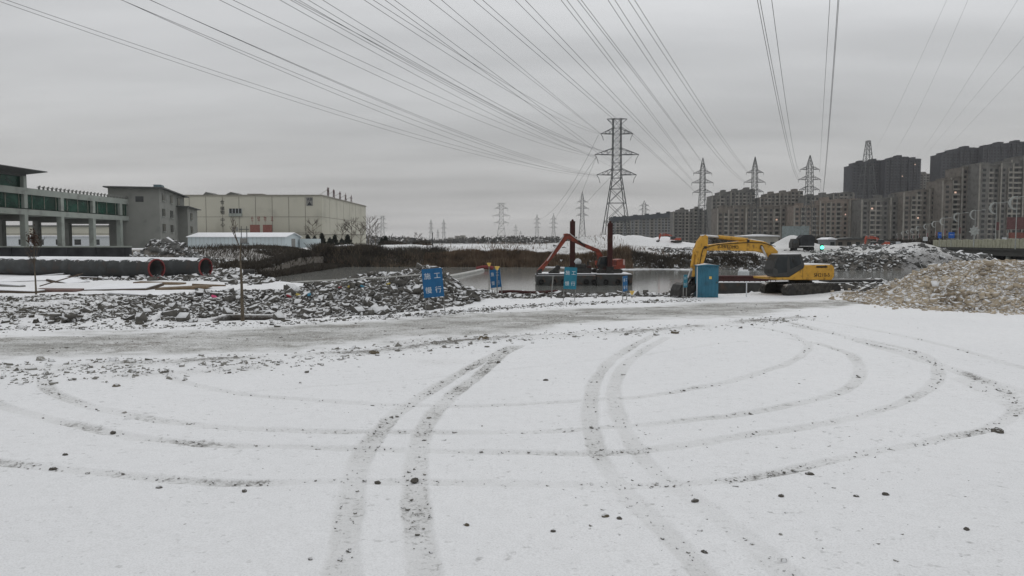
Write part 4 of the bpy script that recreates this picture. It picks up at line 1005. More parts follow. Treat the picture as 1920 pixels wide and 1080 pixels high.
blades('tall_reeds', 3600, X(700,143), X(1165,143), -1.0, 3.0, .9, 1.7, .07, M['reed_light'], 'pale taller stalks standing among the dark reeds', 'reeds', .2, 12)
blades('brush_twigs', 2600, X(470,143), X(820,143), -.8, 6, .7, 1.7, .06, M['reed_light'], 'pale bare stems sticking out of the dark brush', 'brush', .5, 13)
blades('field_weeds', 16000, X(560,160), X(1300,160), 6, 60, .25, .8, .12, M['reed'], 'sparse brown weeds on the snowy field beyond the reeds', 'weeds', .35, 6, lambda a,b_: np.clip(.1+1.6*vn(a,b_*.4,.09,92),0,1))
blades('weeds_left', 5000, X(485,130), X(560,130), -16, -2, .2, .6, .10, M['brush'], 'low weeds on the left bank by the water', 'weeds', .4, 4, lambda a,b_: (a < -36.5)*1.0)
n_ = 9000; k = np.random.default_rng(21); xs = k.uniform(-60, -26, n_); ys = k.uniform(88, 150, n_); q_ = (xs > -58+ (ys-112)*.1) & ((xs > -39) | (ys > 118)) & (ys < shoreY(xs)+3) | ((xs < -37) & (xs > -43) & (ys > 92)); xs = xs[q_]; ys = ys[q_]; n_ = len(xs)
x2 = k.uniform(-38,-31.5,20000); y2 = k.uniform(96,147,20000); xs = np.concatenate([xs,x2]); ys = np.concatenate([ys,y2]); q_ = ys < shoreY(xs)+30; n_ = len(xs)
z0 = np.maximum(H(xs, ys), WZ-.1); hh_ = k.uniform(.3,1.0,n_)*(1+.8*vn(xs,ys,.2,87)); an = k.random(n_)*3.14; dx = np.cos(an)*.07; dy = np.sin(an)*.07; lx = k.normal(0,.4,n_)*hh_
V = np.stack([np.stack([xs-dx,ys-dy,z0],1), np.stack([xs+dx,ys+dy,z0],1), np.stack([xs+lx+dx*.3,ys+dy*.3,z0+hh_],1), np.stack([xs+lx-dx*.3,ys-dy*.3,z0+hh_],1)],1).reshape(-1,3)
tag(np_mesh('bank_brush', V, np.arange(n_*4).reshape(-1,4), M['brush']), 'dark brush covering the left bank between the white shed and the water', 'brush', kind='stuff')
n0 = 5200; xs = rng.uniform(-46, -22, n0); ys = np.where(rng.random(n0)<.5, shoreY(np.minimum(np.maximum(xs,-33.4),0))+rng.normal(-1.5,2.6,n0), rng.uniform(70,112,n0)); k_ = (ys > 62) & (xs > -42) & (ys < shoreY(xs)+1.5)
o = chunks('shore_rubble', xs[k_], ys[k_], lognorm(k_.sum(), .3, .5, 1.0), M['rock_grey'], (.3,.9), .4)
tag(o, 'grey rubble along the left shore between the pipe ends and the water', 'rubble', kind='stuff')
n_ = 9000; k = np.random.default_rng(9); xs = k.uniform(-260, 420, n_); ys = k.uniform(820, 860, n_); hh_ = 4+6*np.clip(vn(xs,ys*0,.012,95)+.5+.4*vn(xs,ys*0,.06,96),0,1.3)
c_ = np.stack([xs, ys, 2+hh_*k.random(n_)],1); V = (c_[:,None,:]+k.normal(0,1.3,(n_,3,3))).reshape(-1,3)
tag(np_mesh('far_woodland', V, np.arange(n_*3).reshape(-1,3), M['farwood']), 'distant line of trees on the horizon', 'woodland', kind='stuff')

# ------------------------------------------------------------------ pylons
def pylon(px, top_, Y, style, lab, arms, bhw, whw, base=None, wpx=None, yaw=0.0, group='lattice pylons'):
    """arms: list of (pixel y, half length px). bhw / whw: half width px at the base and at the waist"""
    p = P(px, top_, Y); gz = 2.2; s_ = Y/F; o = empty('pylon', (p.x, Y, gz), yaw); tag(o, lab, 'pylon', group)
    Ht = p.z-gz; zl = lambda y_: P(px, y_, Y).z-gz
    wz = zl(arms[-1][0]); tz = Ht+1 if style == 'flat' else zl(arms[0][0])+ (Ht-zl(arms[0][0]))*.22
    wb, ww = bhw*s_, whw*s_; th = max(.075, Ht*.0028) if Y > 300 else Ht*.0034
    def hwid(z):
        if z < wz: return wb+(ww-wb)*(z/wz)
        if z < tz: return ww*(1-.12*(z-wz)/max(.1,(tz-wz)))
        return ww*.88*(1-(z-tz)/max(.1,Ht-tz)) + .05
    lv = [0]; z = 0
    while z < Ht*.97:
        z += max(hwid(z)*1.7, Ht*.035); lv.append(min(z, Ht))
    lv[-1] = Ht
    tw = MB()
    for sx in (-1,1):
        for sy in (-1,1):
            for a, b_ in zip(lv[:-1], lv[1:]): tw.bar((sx*hwid(a), sy*hwid(a), a), (sx*hwid(b_), sy*hwid(b_), b_), th*1.25, 4)
    tw.build('legs', M['steel'], o)
    bc2 = MB()
    for a, b_ in zip(lv[:-1], lv[1:]):
        ha, hb = hwid(a), hwid(b_)
        for sy in (-1,1):
            bc2.bar((-ha, sy*ha, a), (hb, sy*hb, b_), th*.6, 3); bc2.bar((ha, sy*ha, a), (-hb, sy*hb, b_), th*.6, 3)
            bc2.bar((-hb, sy*hb, b_), (hb, sy*hb, b_), th*.6, 3)
        for sx in (-1,1):
            bc2.bar((sx*ha, -ha, a), (sx*hb, hb, b_), th*.6, 3); bc2.bar((sx*hb,-hb,b_), (sx*hb,hb,b_), th*.6, 3)
    bc2.build('bracing', M['steel'], o)
    ends = []
    for (ay, hl_) in arms:
        z = zl(ay); w2 = hwid(z); L_ = hl_*s_
        up = min(L_*.36, Ht*.05)
        a_ = MB()
        for sx in (-1,1):
            for sy in (-1,1):
                a_.bar((sx*w2, sy*w2, z), (sx*L_, 0, z+.05), th*.8, 3); a_.bar((sx*w2, sy*w2, z+up), (sx*L_, 0, z+.05), th*.7, 3)
                for t_ in (.3,.6):
                    q0 = Vector((sx*w2, sy*w2, z)).lerp(Vector((sx*L_,0,z)), t_); q1 = Vector((sx*w2, sy*w2, z+up)).lerp(Vector((sx*L_,0,z)), t_); a_.bar(q0, q1, th*.5, 3)
                    a_.bar(Vector((sx*w2, sy*w2, z+up)).lerp(Vector((sx*L_,0,z)), t_-.3), q0, th*.45, 3)
            ends.append(Vector((sx*L_, 0, z)))
        ca = a_.build('crossarm', M['steel'], o)
        for sx in (-1,1):
            d_ = MB(); Li = L_*.40 if style == 'flat' else L_*.25
            d_.path([(sx*L_,0,z), (sx*(L_-Li*.28),0,z-Li*.45), (sx*(L_-Li*.42)*1.0+sx*.0,0,z-Li)] if style=='flat' else [(sx*L_,0,z),(sx*L_,0,z-Li)], th*.75, 4)
            d_.build('insulator', M['steel'], ca)
    if style == 'flat':
        a_ = MB(); L_ = arms[0][1]*s_*.62; w2 = hwid(Ht)
        for sx in (-1,1):
            for sy in (-1,1):
                a_.bar((0,sy*w2,Ht),(sx*L_,0,Ht),th*.8,3); a_.bar((sx*w2,sy*w2,Ht-L_*.55),(sx*L_,0,Ht),th*.7,3)
                a_.bar((sx*w2,sy*w2,Ht-L_*.55),(sx*L_*.5,0,Ht),th*.5,3)
        a_.build('top_beam', M['steel'], o)
    return o
pylon(1157,223,276,'flat','tallest flat topped pylon rising behind the barge',[(251,30),(290,41),(328,37)],27,8)
pylon(1318,296,330,'point','pointed pylon behind the stepped blocks, left one of three alike',[(325,17),(343,20),(361,18)],11,4.6)
pylon(1416,294,332,'point','pointed pylon between the apartment blocks, middle one of three alike',[(324,16),(342,20),(360,17)],11,4.6)
pylon(1519,291,334,'point','pointed pylon nearest the dark towers, right one of three alike',[(318,18),(337,21),(356,19)],11.5,5.2)
pylon(940,381,560,'flat','mid sized flat topped pylon in the gap left of the barge',[(391,13),(405,17),(418,14)],10,4)
pylon(717,405,700,'flat','small flat topped pylon right of the beige warehouse',[(411,7),(420,9),(428,9)],5,2.6)
pylon(1092,359,480,'point','slender pale pylon between the two barge piles',[(379,10),(391,12),(404,11)],7,3)
pylon(1007,402,620,'point','small thin pylon left of the left barge pile, first of two',[(411,6),(419,7),(427,6)],5,2)
pylon(1038,400,610,'point','small thin pylon left of the left barge pile, second of two',[(411,6),(419,8),(427,7)],5,2)
pylon(808,411,760,'point','faint distant pylon above the largest blue sign, left of two',[(420,4),(428,5),(436,5)],4,1.8)
pylon(832,411,750,'point','faint distant pylon above the largest blue sign, right of two',[(420,5),(428,6),(437,5)],4,1.8)
pylon(821,430,1000,'point','tiny far pylon between the two faint ones',[(436,3),(441,4)],3,1.2)
pylon(967,421,860,'point','far short pylon just right of the mid sized flat topped one',[(427,4),(433,5)],3.5,1.5)
pylon(976,433,1000,'point','tiny far pylon next to the far short one',[(438,3),(442,3)],2.5,1.2)
pylon(1208,376,560,'point','grey pylon showing above the long low blocks',[(386,9),(394,10)],7,3)
pylon(1628,264,620,'flat','lattice pylon top showing above the left dark tower',[(269,3.4)],21,3.2)

# ------------------------------------------------------------------ power lines
def wire(A, Mi, B, YA, YB, r_=.035, ext=.55, lab='', grp=''):
    """A far pylon pixel, Mi a pixel the cable passes, B where it leaves the top of the frame"""
    a = P(*A, YA); b_ = P(*B, YB); d = b_-a
    rx = ray(*Mi); u = rx[0]/rx[1]                       # plane of the ray vs the vertical plane of the span
    den = d.x - u*d.y; t_ = (u*a.y - a.x)/den if abs(den) > 1e-6 else .5
    t_ = min(.93, max(.07, t_)); yM = a.y + d.y*t_; zM = CH + yM*rx[2]/rx[1]
    k2 = (zM - a.z - d.z*t_)/(t_*(t_-1)); k2 = min(max(k2, -2), 60)       # z = a + d t + k t(t-1)
    pts = []; n_ = 34
    for i in range(n_+1):
        t = (1+ext)*i/n_; pts.append((a.x+d.x*t, a.y+d.y*t, a.z+d.z*t+k2*t*(t-1)))
    o = MB().path(pts, r_, 4).build('power_line', M['wire']); tag(o, lab, 'cable', grp)
YB = 72
LW = [ # far end, mid, exit, YA, YB
 ((1121,331),(600,197),(-60,-25),276,76),((1121,333),(590,202),(-110,-36),276,76),
 ((1119,330),(800,234),(228,0),276,74),((1120,329),(800,226),(282,0),276,74),((1119,328),(790,240),(215,-6),276,74),((1121,327),(790,219),(268,-6),276,74),
 ((1117,294),(800,184),(412,0),276,74),((1117,293),(830,184),(437,0),276,74),
 ((1116,293),(760,130),(525,0),276,73),((1117,292),(770,124),(545,0),276,73),((1190,292),(860,168),(560,0),276,73),((1192,291),(860,163),(578,0),276,73),((1195,292),(870,160),(605,0),276,73),
 ((1185,331),(960,217),(552,0),300,73),((1128,252),(850,108),(683,0),276,72),((1128,251),(860,102),(700,0),276,72),
 ((1183,330),(960,172),(722,0),276,72),((1183,329),(960,162),(740,0),276,72),((1127,252),(960,121),(805,0),276,72),((1128,251),(960,112),(828,0),276,72),
 ((1305,362),(1050,128),(888,0),330,72),((1305,361),(1060,128),(905,0),330,72),((1302,345),(1120,150),(966,0),330,72),((1303,344),(1130,145),(985,0),330,72),
 ((1303,328),(1160,120),(1052,0),330,72),((1304,327),(1170,126),(1063,0),330,72),((1332,328),(1190,120),(1083,0),330,72),((1332,327),(1195,118),(1090,0),330,72),
 ((1402,344),(1240,150),(1140,0),332,72),((1403,343),(1250,150),(1153,0),332,72),((1404,326),(1280,155),(1178,0),332,72),((1405,325),(1285,150),(1190,0),332,72)]
LW.sort(key=lambda q_: q_[2][0])
TENS = ['','first','second','third','fourth','fifth','sixth','seventh','eighth','ninth','tenth','eleventh','twelfth','thirteenth','fourteenth','fifteenth','sixteenth']
ORD = [TENS[i_+1]+' from the left' for i_ in range(16)] + [TENS[16-i_]+' before the steep pair' for i_ in range(16)]
for i_, (A, Mi, B, YA, YB) in enumerate(LW):
    wire(A, Mi, B, YA, YB, .024, .5, ORD[i_] + ' overhead line along the top picture edge', 'power lines fanning to the upper left')
W3 = ('left','middle','right'); wi = 0
for A, Mi, B in (((1500,338),(1455,180),(1420,0)),((1501,336),(1459,180),(1425,0)),((1502,320),(1470,170),(1447,0))):
    wire(A, Mi, B, 334, 66, .03, .5, W3[wi] + ' one of three steep power lines left of the rightmost pointed pylon', 'power lines rising steeply left of the pylon'); wi += 1
for A, Mi, B in (((1538,338),(1561,150),(1571,0)),((1539,336),(1562,150),(1573,0)),((1537,320),(1547,150),(1556,0))):
    wire(A, Mi, B, 334, 66, .03, .5, W3[wi-3] + ' one of three steep power lines right of the rightmost pointed pylon', 'power lines rising steeply right of the pylon'); wi += 1
for A, Mi, B in (((1625,300),(1700,165),(1775,0)),((1640,300),(1730,190),(1815,0)),((1690,330),(1790,190),(1908,0)),((1700,330),(1820,190),(1960,20)),((1710,345),(1830,220),(1990,50))):
    wire(A, Mi, B, 500, 110, .014, .4, ('leftmost','second from left','middle','second from right','rightmost')[wi-6] + ' faint power line crossing the sky above the dark towers', 'faint power lines at upper right'); wi += 1
for A, Mi, B in (((1085,378),(1105,320),(1120,290)),((1040,412),(1080,350),(1118,294)),((1008,412),(1070,350),(1122,253)),((1100,380),(1140,330),(1185,293))):
    wire(A, Mi, B, 470, 277, .05, 0, 'thin power line from the tallest pylon, ' + ('ending at the slender pale pylon','ending at the right one of the small pair','ending at the left one of the small pair','passing behind its own legs')[wi-11], 'power lines between the far pylons'); wi += 1

# ------------------------------------------------------------------ left: glazed bridge building
bx0, bx1 = -95.5, -83.5
gb = empty('glazed_walkway_building', (bx1, 122, 2.9)); tag(gb, 'raised pale concrete building with dark green glazing on columns at the left edge', 'building')
def gbx(o_, x0_, x1_, y0_, y1_, z0_, z1_): return o_.box(x0_-bx1, x1_-bx1, y0_-122, y1_-122, z0_-2.9, z1_-2.9)
fl = MB(); gbx(fl, bx0, bx1, 112, 166, 8.4, 9.35); fl.build('floor_beam', M['concrete'], gb)
fl = MB(); gbx(fl, bx0, bx1, 112, 166, 11.9, 13.0); fl.build('roof_beam', M['concrete'], gb)
fl = MB(); gbx(fl, bx0+1, bx1-.5, 112, 166, 9.5, 11.9); fl.build('glazing', M['greenglass'], gb)
for yc in (118.4,128.9,139.3,149.8,160.2):
    c_ = MB(); gbx(c_, bx1-.9, bx1+.02, yc-.45, yc+.45, 2.5, 8.4); gbx(c_, bx1-.5, bx1+.05, yc-.45, yc+.45, 9.5, 11.9); c_.build('column', M['concrete'], gb)
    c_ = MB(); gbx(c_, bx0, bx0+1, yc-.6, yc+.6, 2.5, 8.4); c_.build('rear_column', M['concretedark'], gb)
for yc in np.arange(114, 165, 3.45):
    if all(abs(yc-q_) > .8 for q_ in (118.4,128.9,139.3,149.8,160.2)):
        c_ = MB(); gbx(c_, bx1-.5, bx1-.42, yc-.05, yc+.05, 9.5, 11.9); c_.build('mullion', M['joint'], gb)
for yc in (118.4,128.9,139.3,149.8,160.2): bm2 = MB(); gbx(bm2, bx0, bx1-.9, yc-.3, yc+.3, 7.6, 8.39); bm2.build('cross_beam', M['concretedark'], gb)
for yc in np.arange(133, 165, 1.25):
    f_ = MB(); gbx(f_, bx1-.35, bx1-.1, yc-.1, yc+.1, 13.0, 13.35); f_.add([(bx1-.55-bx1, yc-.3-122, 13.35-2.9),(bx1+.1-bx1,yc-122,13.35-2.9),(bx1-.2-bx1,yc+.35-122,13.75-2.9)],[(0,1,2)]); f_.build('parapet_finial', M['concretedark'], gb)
up = MB(); gbx(up, bx0, bx1-.6, 100, 129, 12.99, 14.9); up.build('upper_glazing', M['greenglass'], gb)
for yc in (101, 110, 119.5, 128.9):
    c_ = MB(); gbx(c_, bx1-.7, bx1+.02, yc-.4, yc+.4, 13.0, 15.0); c_.build('upper_column', M['concrete'], gb)
rf = MB(); gbx(rf, bx0-2, bx1-.2, 98, 129.6, 14.9, 15.3); gbx(rf, bx0-2, bx1+2.0, 98, 132.0, 15.9, 16.05)
q0 = [(bx0-2,98),(bx1-.2,98),(bx1-.2,129.6),(bx0-2,129.6)]; q1 = [(bx0-2,98),(bx1+2,98),(bx1+2,132),(bx0-2,132)]
rf.add([(a-bx1,b_-122,15.3-2.9) for a,b_ in q0]+[(a-bx1,b_-122,15.9-2.9) for a,b_ in q1], [(0,1,5,4),(1,2,6,5),(2,3,7,6),(3,0,4,7)])
rf.build('overhanging_roof', M['roofdark'], gb)

# grey stair block
gs = empty('stair_block', (-77.5,165,2.9)); tag(gs, 'dull grey rendered block with overhanging flat roof and small windows beside the glazed building', 'building')
e1 = Vector((-9.5,35)).normalized(); e2 = Vector((-e1.y, e1.x))*1.0   # along right face; along left face
e2 = Vector((-.965,-.262))
def gq(s0_, s1_, t0_, t1_): return [tuple(e2*s_ + e1*t_) for s_, t_ in ((s1_,t0_),(s0_,t0_),(s0_,t1_),(s1_,t1_))]
MB().quadbox(gq(0,10.2,0,34), -.6, 12.6).build('wall', M['grey_wall'], gs)
MB().quadbox(gq(-1.0,10.9,-1.3,35.5), 12.6, 12.85).build('flat_roof', M['roofdark'], gs)
MB().quadbox(gq(-2.2,-.003,24,41), -.6, 9.6).build('annex_wall', M['grey_wall'], gs); MB().quadbox(gq(-3.0,-.003,21,43), 9.6, 9.8).build('annex_roof', M['roofdark'], gs)
tk = MB().quadbox(gq(1.0,2.6,8,12), 12.85, 14.0).build('roof_tank', mat('blue_grey_tank', (.12,.17,.19), .6), gs)
for zz_ in (11.1, 7.6, 4.2, .9):
    for tt in (4.5, 14.5, 30 if zz_ < 9.5 else 24.5):
        c0 = Vector((0,0)) - e2*(.12 if tt != 30 else 2.32)
        q_ = [tuple(c0 + e2*s_ + e1*t_) for s_, t_ in ((.3,tt-1.6),(-.0,tt-1.6),(-.0,tt+1.6),(.3,tt+1.6))]
        wn_ = MB().quadbox(q_, zz_-1.0, zz_+.7).build('window', M['win'], gs)
        MB().quadbox([tuple(c0 + e2*s_ + e1*t_) for s_, t_ in ((0,tt-1.75),(-.12,tt-1.75),(-.12,tt+1.75),(0,tt+1.75))], zz_-1.12, zz_-1.0).build('sill', M['concrete'], wn_)
mb = MB().quadbox([tuple(e2*s_ + e1*t_) for s_, t_ in ((4.8,-.06),(3.2,-.06),(3.2,.2),(4.8,.2))], 9.6, 10.8).build('window', M['win'], gs)

# low white building seen between the columns
lw = empty('low_white_building', (-120,205,2.3)); tag(lw, 'low white building with dark windows seen between the walkway columns', 'building')
MB().box(-60,16,0,10,-.3,3.0).build('wall', M['white'], lw); MB().prism([(-61,3.0),(17,3.0),(17,3.3),(-61,3.3)], -.6, 10.6).build('roof', M['snowmat'], lw)
for i in range(14):
    MB().box(-56+i*5.1,-54.2+i*5.1,-.03,.1,.7,2.2).build('window', M['win'], lw)
bw = empty('long_boundary_building', (-130,232,2.3)); tag(bw, 'long beige hall with snowy roof edge behind the low white building', 'building')
MB().box(-60,28,0,12,-.3,6.2).build('wall', M['beige'], bw); MB().box(-61,29,-.5,12.5,6.2,6.7).build('roof', M['concretedark'], bw); MB().box(-60,28,-.06,-.003,3.9,4.1).build('trim', M['joint'], bw)

# retaining wall
rw = empty('retaining_wall', (-80,111.6,0)); tag(rw, 'long low retaining wall behind the large pipes, tan at left and nearly black at right', 'wall')
MB().box(-60,0,0,.5,-.5,2.9).build('tan_section', M['tanwall'], rw); MB().box(.003,23,0,.5,-.5,2.9).build('dark_section', M['blackwall'], rw)
MB().box(-60,23,-.1,.6,2.9,3.1).build('coping', M['concrete'], rw)
for i in range(20): MB().box(-58+i*4.2,-57.7+i*4.2,-.12,-.003,-.5,2.9).build('buttress', M['tanwall'] if -58+i*4.2 < 0 else M['blackwall'], rw)

# ------------------------------------------------------------------ beige warehouse
zt = 17.9; wx0, wx1, wy0, wy1 = -104, -58.3, 230, 299
wh = empty('warehouse', (wx1, wy0, 2.3)); tag(wh, 'large beige panelled warehouse with rooftop letters', 'building')
MB().box(wx0-wx1,0,0,wy1-wy0,-.4,zt-2.3).build('wall', M['beige'], wh)
jn = MB()
for i in range(1,9): xx = (wx0-wx1)*i/9; jn.box(xx-.09,xx+.09,-.04,-.002,0,zt-2.5)
for z_ in (9.2, 4.3): jn.box(wx0-wx1,0,-.045,-.003,z_-.08,z_+.08)
for i in range(1,7): yy_ = (wy1-wy0)*i/7; jn.box(.002,.04,yy_-.07,yy_+.07,0,zt-2.5)
for z_ in (9.2,): jn.box(.003,.045,0,wy1-wy0,z_-.08,z_+.08)
jn.build('panel_joints', M['joint'], wh)
MB().box(wx0-wx1-.3,.3,-.3,wy1-wy0+.3,zt-2.3,zt-1.95).build('roof_edge', M['joint'], wh)
def wpx(px): return X(px,230)-wx1
def wz_(py): return Z(py,230)-2.3
MB().box(wpx(459),wpx(488),3,9,zt-1.95,wz_(362)).build('rooftop_unit', M['apt_light'], wh)
for a, b_, c_ in ((377,383,402),(418,430,450)):
    MB().prism([(wpx(a),zt-1.95),(wpx(c_),zt-1.95),(wpx(b_),zt-1.95+1.0)], 2, 9).build('roof_vent', M['concretedark'], wh)
wn_ = MB().box(wpx(431),wpx(455),-.12,-.004,wz_(400),wz_(391)).build('window_band', M['win'], wh)
for i in range(5): x_ = wpx(431)+(wpx(455)-wpx(431))*i/4; MB().box(x_-.05,x_+.05,-.16,-.12,wz_(400),wz_(391)).build('mullion', M['white'], wn_)
MB().box(wpx(431),wpx(455),-.5,-.004,wz_(405.5),wz_(400.2)).build('balcony', M['concrete'], wh)
for ch, py in zip('仓储物中心', (379.5,391.5,399,413,421.5)):
    text_mesh(ch, 1.35, wh, M['blackwall'], (wpx(418.5),-.08,wz_(py)), (R(90),0,0), name='character', ext=.02)
bd = MB().box(wpx(575.5),wpx(588),-.10,-.003,wz_(386),wz_(370)).build('emblem_panel', M['greywood'], wh)
text_mesh('A8', 1.3, bd, M['blackwall'], ((wpx(575.5)+wpx(588))/2,-.13,wz_(374)), (R(90),0,0), name='character', ext=.01)
MB().add([(wpx(577),-.12,wz_(385)),(wpx(586.5),-.12,wz_(385)),(wpx(581.7),-.12,wz_(378))],[(0,1,2)]).build('mark', M['blackwall'], bd)
for i, (ch, px, py) in enumerate(zip('博奥食木仓', (618,630.5,644,656.5,669), (361,364,367.5,371,374))):
    Y_ = 230*70/ (70)*1.0; t_ = (px-605)/(687-605); Yc = 230 + (286-230)*(t_*.82/(1-.18*t_)) ; xx = X(px, Yc)-wx1; z_ = P(px, py, Yc).z-2.3
    o_ = text_mesh(ch, 3.0, wh, M['blackred'], (.15, Yc-wy0, z_), (R(90),0,R(90)), name='rooftop_letter', ext=.06)
    fr_ = MB(); fr_.bar((.1,Yc-wy0-.9,zt-2),(.1,Yc-wy0-.9,z_+1),.06,4); fr_.bar((.1,Yc-wy0+.9,zt-2),(.1,Yc-wy0+.9,z_+1),.06,4)
    fr_.bar((-3.4,Yc-wy0,zt-2),(.1,Yc-wy0,z_+1),.06,4); fr_.build('letter_frame', M['joint'], wh)
# lower fascia and red boards in front
lb = empty('low_annex', (wpx(365)+wx1, 226, 2.3)); tag(lb, 'low beige annex with red boards and red letters in front of the warehouse', 'building')
lx = lambda px: X(px,226)-(wpx(365)+wx1); lz = lambda py: Z(py,226)-2.3
MB().box(lx(340),lx(680),0,3.8,-.4,lz(440.5)).build('wall', M['beige'], lb); MB().box(lx(340),lx(680),-.2,3.9,lz(440.5),lz(439.3)).build('eave', M['joint'], lb)
for a, b_ in ((470,488),(494,511)):
    MB().box(lx(a),lx(b_),-.3,-.05,lz(436),lz(421.5)).build('red_board', M['boardred'], lb)
for ch, px in zip('仓储物流', (474,486,498,511)):
    text_mesh(ch, 1.7, lb, M['signred'], (lx(px),-.1,lz(411)), (R(90),0,0), name='character', ext=.03, sx=.5)
    MB().bar((lx(px),0,lz(440)),(lx(px),0,lz(413)),.05,4).build('letter_post', M['joint'], lb)
for px in (438,445): MB().box(lx(px)-.35,lx(px)+.35,-.06,-.003,lz(434),lz(426)).build('notice', M['greywood'], lb)

# white shed
sh = empty('white_shed', (X(535,165),165,2.2)); tag(sh, 'long pale blue clad shed with snow covered gable roof', 'shed')
L_ = X(535,165)-X(352,165); ze, zr = 2.76, 3.62
MB().add([(-L_,0,-.3),(0,0,-.3),(0,12,-.3),(-L_,12,-.3),(-L_,0,ze),(0,0,ze),(0,12,ze),(-L_,12,ze),(0,6,zr),(-L_,6,zr)],
   [(0,1,5,4),(1,2,6,8,5),(2,3,7,6),(3,0,4,9,7)]).build('wall', M['shedwall'], sh)
MB().add([(-L_-.2,-.4,ze-.02),(.35,-.4,ze-.02),(.35,6,zr+.1),(-L_-.2,6,zr+.1),(.35,12.4,ze-.02),(-L_-.2,12.4,ze-.02),(-L_-.2,-.4,ze-.16),(.35,-.4,ze-.16),(.35,12.4,ze-.16),(.35,6,zr-.04)],
   [(0,1,2,3),(3,2,4,5),(6,7,1,0),(7,9,2,1),(9,8,4,2)]).build('roof', M['snowmat'], sh)
sm = MB()
for i in range(24): sm.box(-L_+i*L_/24-.02,-L_+i*L_/24+.02,-.02,-.002,-.2,ze-.18)
sm.build('cladding_ribs', M['joint'], sh)
MB().box(.004,.06,4.6,7.4,-.2,2.3).build('gable_door', M['greywood'], sh)
MB().box(.3,4.5,10,13,-.2,2.3).build('lean_to', M['shedwall'], sh)
# pole transformer
tp = empty('transformer_pole', (X(458,150),150,HZ(X(458,150),150))); tag(tp, 'two grey posts carrying a small transformer box in front of the white shed', 'utility pole')
for s_ in (-.55,.55): MB().bar((s_,0,-.2),(s_,0,4.6),.09,8,.07).build('pole', M['steel'], tp)
bx_ = MB().box(-.75,.55,-.35,.35,1.3,2.2).build('transformer', M['greywood'], tp, .03); MB().box(-.9,.9,-.08,.08,1.1,1.29).build('bracket', M['steel'], tp); MB().box(-1.0,1.0,-.05,.05,3.9,4.05).build('crossarm', M['steel'], tp)
ct = post(811, 437, 470, 150, 'thin dark post standing on the far bank above the largest blue sign', 0, .09, M['steel'])

